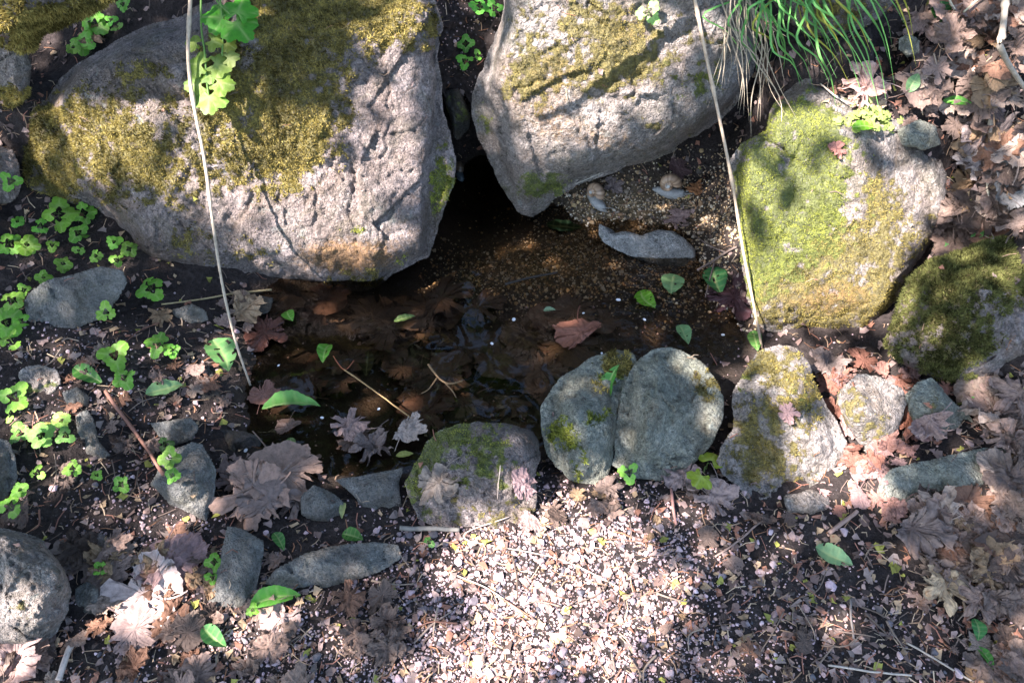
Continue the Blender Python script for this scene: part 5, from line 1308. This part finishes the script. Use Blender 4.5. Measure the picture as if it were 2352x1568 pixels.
# ------------------------------------------------------------------ snails
def snail(u, v, shell_px, facing, label, tone=1.0, dark=False):
    p, n, k = hit_up(u, v); n = soften(n, .6)
    root = empty('snail', p.tolist(), label, 'snail')
    S = shell_px * mpp_at(p)                    # shell diameter
    m3 = axes(p, n, u, v, facing); R = np.array(m3)     # y = forward, z = up
    # foot: one continuous body, tail to head
    ns, nr = 22, 12; V = []
    for i in range(ns):
        t = i / (ns - 1); y = (-0.55 + 1.35 * t) * S
        w = S * (0.30 * math.sin(math.pi * min(1, t * 0.92 + 0.06)) ** 0.7 * (0.55 + 0.5 * t) + 0.015); h = S * (0.10 + 0.16 * math.sin(math.pi * t) + (0.10 * sstep(.62, .9, np.array(t)) if t > .6 else 0)) * min(1, 6 * t + .15)
        if t > 0.93: w *= 1 - (t - .93) * 9; h *= 1 - (t - .93) * 6
        for j in range(nr):
            a = 2 * math.pi * j / nr; x = math.cos(a) * w; z = max(math.sin(a), -0.25) * h + 0.12 * h
            V.append((x + 0.08 * S * math.sin(t * 3), y, z + 0.002 * math.sin(t * 60)))
    V = np.array(V) @ R.T
    F = [(i * nr + j, i * nr + (j + 1) % nr, (i + 1) * nr + (j + 1) % nr, (i + 1) * nr + j) for i in range(ns - 1) for j in range(nr)]
    for i0 in (0, (ns - 1) * nr):
        for j in range(0, nr - 2, 2): F.append((i0, i0 + j + 1, i0 + j + 2, i0 + j + 2 if False else i0 + (j + 3) % nr))
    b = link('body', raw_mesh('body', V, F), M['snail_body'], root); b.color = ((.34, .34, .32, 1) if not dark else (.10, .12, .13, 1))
    # shell: a coiled tube that narrows to the apex
    N, nr = 110, 14; V = []; C = []
    for i in range(N):
        th = i / (N - 1) * 2 * math.pi * 3.6; k_ = math.exp(-0.155 * th); Rr = 0.30 * S * k_; tr = 0.245 * S * k_
        ax = 0.34 * S * (1 - k_)
        c = np.array([0, math.cos(th) * Rr, math.sin(th) * Rr]); er = np.array([0, math.cos(th), math.sin(th)]); ex = np.array([1.0, 0, 0])
        band = 0.5 + 0.5 * math.sin(th * 23 + 2 * math.sin(th * 5))
        for j in range(nr):
            a = 2 * math.pi * j / nr
            V.append(c + ex * ax + (er * math.cos(a) + ex * math.sin(a) * 1.05) * tr)
            bb = (0.35, 0.22, 0.13); cc = (0.48, 0.36, 0.25); apex = sstep(7, 13, np.array(th)); f = 0.5 + 0.6 * band
            col = np.array(bb) * (1 - 0.5 * band) + np.array(cc) * 0.5 * band
            col = (col * f) * (1 - apex) + np.array((.48, .50, .48)) * apex
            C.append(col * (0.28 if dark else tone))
    V = np.array(V); V = V @ np.array([[0.92, 0, -0.38], [0, 1, 0], [0.38, 0, 0.92]]).T
    V += np.array([0.04 * S, -0.05 * S, 0.56 * S]); V = V @ R.T
    F = [(i * nr + j, i * nr + (j + 1) % nr, (i + 1) * nr + (j + 1) % nr, (i + 1) * nr + j) for i in range(N - 1) for j in range(nr)]
    for j in range(0, nr - 2, 2): F.append((0, j + 1, j + 2, (j + 3) % nr))
    link('shell', raw_mesh('shell', V, F, True, C), M['snail_shell'], root)
    for sx, ln in ((-1, .32), (1, .32), (-.5, .14), (.5, .14)):
        P = np.array([(0.08 * S * sx + .05 * S, .72 * S, .2 * S), (0.12 * S * sx + .05 * S, (.75 + ln * .5) * S, (.22 + ln * .5) * S), (0.16 * S * sx + .05 * S, (.77 + ln) * S, (.24 + ln * .8) * S)])
        V, F = tube(resample(P, 6) @ R.T, [.012 * S] * 5 + [.02 * S], 5)
        t_ = link('tentacle', raw_mesh('tentacle', V, F), M['snail_body'], root); t_.color = b.color
    return root
snail(1366, 456, 52, 50, 'left snail with brown striped shell and pale blue-grey foot on the wet gravel')
snail(1530, 440, 58, 12, 'right snail with tan striped shell stretched out on the wet gravel')
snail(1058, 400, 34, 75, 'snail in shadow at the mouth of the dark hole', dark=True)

# ------------------------------------------------------------------ petals on the water
pet = [(511, 912), (525, 912), (565, 1035), (1336, 815), (1382, 812), (1396, 762), (1290, 760), (1410, 745), (1660, 770), (1432, 655), (1420, 690), (1450, 678), (740, 960), (853, 1040), (870, 940), (712, 830), (640, 840), (1290, 720), (1180, 735), (960, 780), (1130, 790), (1600, 870), (1340, 720), (905, 875), (1480, 735)][::2]
pm = None
for k, (u, v) in enumerate(pet):
    p, n, kk = hit_up(u, v); r = random.uniform(3.0, 6.0) * mpp_at(p)
    if pm is None:
        th = np.linspace(0, 2 * math.pi, 10, endpoint=False); O = np.stack([np.cos(th), np.sin(th) * 0.75, 0.25 + 0 * th], 1)
        V = np.concatenate([[[0, 0, 0]], O * [.6, .6, .3], O]); F = [(0, 1 + j, 1 + (j + 1) % 10) for j in range(10)]
        for j in range(10): F += [(1 + j, 11 + j, 11 + (j + 1) % 10), (1 + j, 11 + (j + 1) % 10, 1 + (j + 1) % 10)]
        pm = raw_mesh('petal', V, F)
    tag(place('petal', pm, M['dead_leaf'], p + np.array([0, 0, .001]), frame((0, 0, 1), random.uniform(0, 6)), r, (.72, .74, .76)), name_it('tiny white petal', u, v), 'petal', 'petals on the pool')

# ------------------------------------------------------------------ gravel, crumbs and needles
def ico(sub):
    import bmesh
    bm = bmesh.new(); bmesh.ops.create_icosphere(bm, subdivisions=sub, radius=1.0)
    V = np.array([v.co[:] for v in bm.verts]); F = np.array([[v.index for v in f.verts] for f in bm.faces]); bm.free(); return V, F
I1 = ico(2); I0 = ico(1)
PEB = []
for s in range(8):
    for lod, (V, F) in enumerate((I0, I1)):
        r = np.random.default_rng(s + 300)
        W = V * (1 + 0.30 * fbm(V * 1.3 + s * 9.1, 2, s))[:, None]
        for _ in range(8):                     # broken flat sides
            d = r.normal(0, 1, 3); d /= np.linalg.norm(d); h = r.uniform(.38, .7); e = np.maximum(W @ d - h, 0); W = W - e[:, None] * d * 0.95
        PEB.append((W * np.array([1, r.uniform(.7, 1), r.uniform(.55, .8)]), F))
PEBM = [raw_mesh('pebble', *PEB[2 * s + 1], smooth=False) for s in range(8)]

def dens(u, v, lst, base=0.0):
    s = base
    for (cu, cv, ru, rv, st) in lst: s = s + st * math.exp(-(((u - cu) / ru) ** 2 + ((v - cv) / rv) ** 2))
    return min(s, 1.0)
PD = [(1230, 1360, 330, 190, 1.0), (1000, 1530, 380, 120, .7), (1400, 1240, 230, 110, .7), (1450, 1530, 220, 90, .5), (1950, 1480, 350, 150, .12), (350, 1160, 180, 140, .25), (250, 860, 220, 90, .22), (520, 1480, 250, 90, .3), (120, 720, 120, 80, .25), (1700, 1350, 200, 100, .12), (1150, 100, 100, 140, .3)]
GD = [(1180, 635, 240, 55, 1.0), (1450, 490, 200, 90, .85), (1620, 520, 90, 140, .7), (1350, 600, 150, 60, .8), (1560, 660, 130, 60, .5), (800, 690, 150, 30, .25)]
PCOL = np.array([(0.54, 0.385, 0.40), (0.62, 0.48, 0.50), (0.40, 0.27, 0.255), (0.32, 0.25, 0.255), (0.19, 0.16, 0.17), (0.44, 0.295, 0.24), (0.09, 0.088, 0.10), (0.50, 0.365, 0.36), (0.28, 0.19, 0.18)])
GCOL = np.array([(0.48, 0.34, 0.17), (0.55, 0.44, 0.29), (0.38, 0.26, 0.14), (0.28, 0.22, 0.16), (0.58, 0.5, 0.38), (0.10, 0.085, 0.07), (0.36, 0.22, 0.12)])
peb = []
def scatter(n, box, lst, base, cols, med, sig, tagk):
    k = 0; tr = 0
    while k < n and tr < n * 30:
        tr += 1
        u = random.uniform(box[0], box[2]); v = random.uniform(box[1], box[3])
        if random.random() > dens(u, v, lst, base): continue
        p, nn, kk = hit(u, v)
        if p is None or kk != 0: continue
        r = min(med * math.exp(random.gauss(0, sig)), 0.013)
        peb.append((p + nn * r * 0.25, nn, r, cols[random.randrange(len(cols))] * random.uniform(.72, 1.15), tagk, u, v)); k += 1
scatter(15000, (-40, 660, 2392, 1600), PD, 0.025, PCOL, 0.0027, 0.48, 0)
scatter(6500, (960, 330, 1740, 760), GD, 0.02, GCOL, 0.0034, 0.40, 1)
scatter(160, (980, -20, 1180, 240), [], 1.0, PCOL[3:], 0.003, 0.4, 0)  # palest colours left out, putting the cleft's shade into these pebbles
peb.sort(key=lambda x: -x[2] * (1.0 if x[4] == 0 else 0.9))
def plabel(u, v, tk):
    if tk == 1: return 'golden-brown pebble in the wet gravel under the wedge boulder', 'pebbles in the wet gravel'
    if v < 1230 and u < 700: return 'pale pebble in the dark soil left of the pool', 'pebbles left of the pool'
    if v < 660: return 'small stone in the soil of the cleft between the boulders', 'stones in the cleft'
    if u < 800: return 'pinkish pebble among the leaves at the bottom left', 'pebbles at the bottom left'
    if u < 1600: return 'pinkish white pebble in the sunlit gravel path', 'pebbles of the sunlit gravel path'
    return 'pale pebble on the dark soil at the lower right', 'pebbles at the lower right'
for (p, n, r, c, tk, u, v) in peb[:300]:
    o = place('pebble', PEBM[random.randrange(8)], M['pebble'], p, frame(n, random.uniform(0, 6.28)), r, tuple(c))
    lab, grp = plabel(u, v, tk); w0 = ('big ' if r > 0.0105 else '') + ('dark slate' if c.mean() < .14 else 'golden' if tk == 1 else 'tan' if c[0] > 1.5 * c[2] else 'grey' if c.mean() < .3 else 'pinkish white')
    tag(o, name_it(w0 + (' wet' if tk == 1 else '') + ' pebble', u, v), 'pebble', grp)
def merge(items, name, label, mat):
    VV = []; FF = []; CC = []; off = 0
    for (p, n, r, c, tk, u, v) in items:
        V, F = PEB[2 * random.randrange(8) + (1 if r > 0.006 else 0)]
        R = np.array(frame(n, random.uniform(0, 6.28)))
        W = (V * r) @ R.T + p
        VV.append(W); FF.append(F + off); CC.append(np.broadcast_to(c, V.shape)); off += len(V)
    return tag(link(name, raw_mesh(name, np.concatenate(VV), np.concatenate(FF), False, np.concatenate(CC)), mat), label, 'gravel', kind='stuff')
merge([x for x in peb[300:] if x[4] == 0], 'gravel', 'fine pinkish gravel strewn over the path and dark soil', M['pebble_mass'])
merge([x for x in peb[300:] if x[4] == 1], 'gravel', 'fine golden gravel on the shallow spring bed', M['pebble_mass'])

# crumbs of leaf, needles and bits of twig
VV = []; FF = []; CC = []; off = 0
DBD = [(80, 320, 160, 250, .6), (1200, 1380, 400, 200, .6), (2200, 1250, 350, 400, 1.0), (2250, 350, 250, 350, 1.0), (1700, 1300, 500, 250, .45), (350, 1350, 350, 250, .8), (350, 850, 350, 200, .6), (1950, 270, 180, 90, .9), (1980, 1090, 150, 80, 1.0), (1750, 240, 80, 120, .8), (2000, 840, 150, 50, .8)]
k = 0
while k < 8500:
    u = random.uniform(-30, 2390); v = random.uniform(-20, 1590)
    if random.random() > dens(u, v, DBD, .38): continue
    p, n, kk = hit(u, v); k += 1
    if p is None or (kk != 0 and random.random() > 0.03) or p[2] < WATER_Z: continue
    R = np.array(frame(n, random.uniform(0, 6.28), random.gauss(0, .3), random.uniform(0, 6)))
    if random.random() < 0.5:
        L = random.uniform(.006, .022); w = random.uniform(.0006, .0013); b = random.gauss(0, .004)
        V = np.array([(-L, -w, 0), (-L, w, 0), (0, b + w, w * 2), (0, b - w, w * 2), (L, w, 0), (L, -w, 0)]); F = np.array([(0, 3, 2), (0, 2, 1), (3, 5, 4), (3, 4, 2)])
        c = random.choice([(.22, .11, .06), (.3, .2, .13), (.14, .1, .08), (.4, .3, .2), (.28, .13, .09)])
    else:
        m_ = 7; th = np.sort(np.random.default_rng(k).uniform(0, 6.28, m_)); rad = random.uniform(.004, .013) * np.random.default_rng(k + 1).uniform(.55, 1.2, m_)
        V = np.concatenate([[(0, 0, .002)], np.stack([np.cos(th) * rad, np.sin(th) * rad, np.random.default_rng(k + 2).normal(.002, .0022, m_)], 1)])
        F = np.array([(0, 1 + j, 1 + (j + 1) % m_) for j in range(m_)])
        c = random.choice([GREY, PINK, (.22, .16, .14), (.15, .1, .085), TAN, (.25, .12, .08), (.28, .27, .06) if random.random() < .4 else DARK])
    f = random.uniform(.7, 1.2)
    VV.append(V @ R.T + p + n * .003); FF.append(F + off); CC.append(np.tile(np.array(c) * f, (len(V), 1))); off += len(V)
tag(link('leaf_litter', raw_mesh('leaf_litter', np.concatenate(VV), np.concatenate(FF), False, np.concatenate(CC)), M['litter']), 'crumbs of dead leaf and conifer needles over the soil', 'litter', kind='stuff')

# crumbs of dark soil
VV = []; FF = []; CC = []; off = 0; k = 0
while k < 6500:
    u = random.uniform(-30, 2390); v = random.uniform(-20, 1590); k += 1
    p, n, kk = hit(u, v)
    if p is None or kk != 0 or p[2] < WATER_Z - 0.01: continue
    V, F = PEB[2 * random.randrange(8)]; r = 0.0028 * math.exp(random.gauss(0, .5))
    VV.append((V * r) @ np.array(frame(n, random.uniform(0, 6.28))).T + p); FF.append(F + off); off += len(V)
    CC.append(np.tile(np.array(random.choice([(.03, .024, .021), (.055, .043, .038), (.08, .064, .056), (.02, .017, .015)])), (len(V), 1)))
tag(link('soil_crumbs', raw_mesh('soil_crumbs', np.concatenate(VV), np.concatenate(FF), False, np.concatenate(CC)), M['litter']), 'dark crumbs of soil over the bare ground', 'soil', kind='stuff')

# ------------------------------------------------------------------ the tree overhead (out of the picture): its crown makes the dappled shade
LIGHT = [(2300, 1250, 160, 330, .03), (2280, 300, 160, 300, .14), (300, 900, 260, 160, .06), (690, 430, 220, 150, 1), (600, 350, 150, 90, .95), (400, 330, 300, 110, .72), (180, 340, 140, 100, .42), (890, 400, 100, 180, .4), (930, 70, 85, 95, .95), (880, 260, 70, 140, .55), (900, 480, 60, 110, .55), (780, 575, 130, 35, .7), (60, 80, 80, 40, .55),
    (1330, 110, 200, 170, 1), (1240, 210, 95, 100, 1), (1450, 70, 150, 110, .95), (1450, 190, 140, 80, .9), (1290, 330, 90, 50, .3), (1400, 300, 120, 50, .4),
    (1930, 560, 220, 220, 1), (1850, 660, 140, 110, .9), (2060, 460, 120, 100, .9), (1995, 265, 105, 55, 1), (1850, 310, 80, 60, .7), (1960, 700, 100, 60, .8),
    (2150, 270, 80, 60, .5), (2250, 330, 100, 80, .35), (2260, 150, 90, 90, .3),
    (1800, 850, 90, 80, .8), (2000, 950, 95, 105, 1), (1860, 1030, 110, 70, .9), (1950, 1095, 120, 60, .9), (2010, 1130, 45, 45, .7),
    (1290, 1330, 260, 200, 1), (1250, 1180, 120, 60, .75), (1180, 1430, 170, 90, .85), (1330, 1500, 170, 70, .75), (1040, 1530, 130, 50, .55), (1450, 1170, 100, 60, .6), (1600, 1300, 80, 50, .3), (830, 1480, 80, 50, .35),
    (330, 1370, 130, 80, 1), (430, 1140, 65, 50, .9), (80, 1420, 90, 80, .95), (120, 1000, 100, 65, .85), (330, 1220, 90, 80, .6), (450, 930, 50, 60, .8), (520, 1500, 80, 40, .4), (60, 1530, 80, 45, .8), (240, 900, 90, 60, .4), (380, 1060, 60, 40, .5), (640, 1440, 75, 60, .8),
    (670, 945, 60, 30, .45), (500, 820, 50, 50, .5)]
LA = np.array(LIGHT)
def transmission(u, v):
    e = LA[:, 4] * np.exp(-(((u - LA[:, 0]) / LA[:, 2]) ** 2 + ((v - LA[:, 1]) / LA[:, 3]) ** 2) ** 1.6)
    return float(min(1.0, e.max() + 0.25 * (e.sum() - e.max())))
V1 = np.array([(0, -.5, 0), (.36, -.1, .05), (0, .0, -.03), (-.36, -.1, .05), (.22, .3, .03), (-.22, .3, .03), (0, .55, -.02)])
F1 = np.array([(0, 1, 2), (0, 2, 3), (1, 4, 2), (2, 5, 3), (4, 6, 2), (2, 6, 5)])
sunv = Vector(SUN.tolist())
VV = []; FF = []; CC = []; off = 0
for k in range(33000):
    T = np.array([random.uniform(-2.3, 2.3), random.uniform(-.5, 3.3), random.uniform(-.05, .4)]); s = random.uniform(3.6, 5.0)
    P = T + SUN * s
    q, nn, i, t = TREE.ray_cast(Vector(P.tolist()), -sunv)
    if q is not None:
        u, v, tt = project(np.array(q))
        if -100 < u < 2450 and -100 < v < 1670:
            tm_ = transmission(u, v)
            keep = 0.0 if tm_ > 0.75 else min(1.0, -math.log(max(tm_, .008)) / 4.6)
            if random.random() > keep: continue
    R = np.array(frame((random.gauss(0, .5), random.gauss(0, .5), 1), random.uniform(0, 6.28)))
    sz = random.uniform(.055, .09)
    VV.append((V1 * sz) @ R.T + P); FF.append(F1 + off); off += len(V1)
    f = random.uniform(.7, 1.3); CC.append(np.tile(np.array((.055, .10, .02)) * f, (len(V1), 1)))
cen = np.concatenate(VV).mean(0)
tb = np.array([-4.3, -2.6, float(ground_z(np.array([-4.3]), np.array([-2.6]))[0])])
tree = empty('maple_tree', tb.tolist(), 'broad-leaved tree outside the frame whose crown dapples the light', 'tree')
V, F = tube(resample([np.zeros(3), (.1, .1, 1.5), (.3, .25, 3.2), (.8, .7, 4.6)], 16), np.linspace(.17, .08, 16), 12)
t_ = link('trunk', raw_mesh('trunk', V, F), M['bark'], tree); t_.color = (.12, .095, .075, 1)
for ex in ((1.2, 1.8, 4.4), (2.4, 1.6, 4.3), (3.2, 3.0, 4.2), (1.6, 3.4, 4.3)):
    V, F = tube(resample([(.3, .25, 3.2), (np.array(ex) * .5 + np.array([0.1, .1, 2.0])), ex], 12), np.linspace(.013, .005, 12), 8)
    t_ = link('limb', raw_mesh('limb', V, F), M['bark'], tree); t_.color = (.12, .095, .075, 1)
# added unseen stalk, not a tree part, placed to shadow the wedge boulder
hs = []
for (u, v), k in zip(resample([(1592, 44), (1500, 112), (1420, 170), (1330, 235), (1240, 275)], 20), np.linspace(.2, .78, 20)):
    hs.append(hit(u, v)[0] + SUN * k)
hs = np.array(hs)
V, F = tube(hs - tb, np.linspace(.011, .006, 20) * (1 + .3 * np.sin(np.arange(20) * 1.7)), 6)
t_ = link('shadow_stalk', raw_mesh('shadow_stalk', V, F), M['bark'], tree); t_.color = (.12, .095, .075, 1)
M['crown'] = leaf_material('crown', 0.6, 0.3, 0.2, use_attr=True)
link('crown', raw_mesh('crown', np.concatenate(VV) - tb, np.concatenate(FF), False, np.concatenate(CC)), M['crown'], tree)

# ------------------------------------------------------------------ wood on the slope behind (out of the picture, mirrored in the pool)
for k, (x, y, h, rx, lab) in enumerate(((-3.2, 5.2, 5.5, 2.4, 'leafy tree on the slope outside the frame, behind the huge boulder'), (0.3, 6.0, 6.0, 2.6, 'leafy tree on the slope outside the frame, behind the cleft'), (3.8, 5.4, 5.5, 2.4, 'leafy tree on the slope outside the frame, behind the sunlit boulder'))):
    z0 = float(ground_z(np.array([x]), np.array([y]))[0]); b0 = np.array([x, y, z0])
    t2 = empty('broadleaf_tree', b0.tolist(), lab, 'tree')
    V, F = tube(resample([(0, 0, -.1), (.05, .1, h * .4), (0, .1, h * .9)], 12), np.linspace(.16, .05, 12), 10)
    tr_ = link('trunk', raw_mesh('trunk', V, F), M['bark'], t2); tr_.color = (.12, .095, .075, 1)
    r = np.random.default_rng(900 + k); n = 5000
    d = r.normal(0, 1, (n, 3)); d /= np.linalg.norm(d, axis=1)[:, None]; d *= (r.uniform(.15, 1, n) ** .4)[:, None]
    P = d * np.array([rx, rx * .8, h * .48]) + np.array([0, 0, h * .56])
    P = P[P[:, 2] > .15]; n = len(P)
    sz = r.uniform(.12, .2, n); VV = []
    a = r.normal(0, 1, (n, 3)); a /= np.linalg.norm(a, axis=1)[:, None]; b = np.cross(a, r.normal(0, 1, (n, 3))); b /= np.linalg.norm(b, axis=1)[:, None]
    VV = P[:, None] + (V1[None, :, 0, None] * a[:, None] + V1[None, :, 1, None] * b[:, None]) * sz[:, None, None]
    FF = F1[None] + (np.arange(n) * len(V1))[:, None, None]
    C = np.repeat(np.array((.05, .09, .02))[None] * r.uniform(.7, 1.3, (n, 1)), len(V1), 0)
    link('crown', raw_mesh('crown', VV.reshape(-1, 3), FF.reshape(-1, 3), False, C), M['crown'], t2)
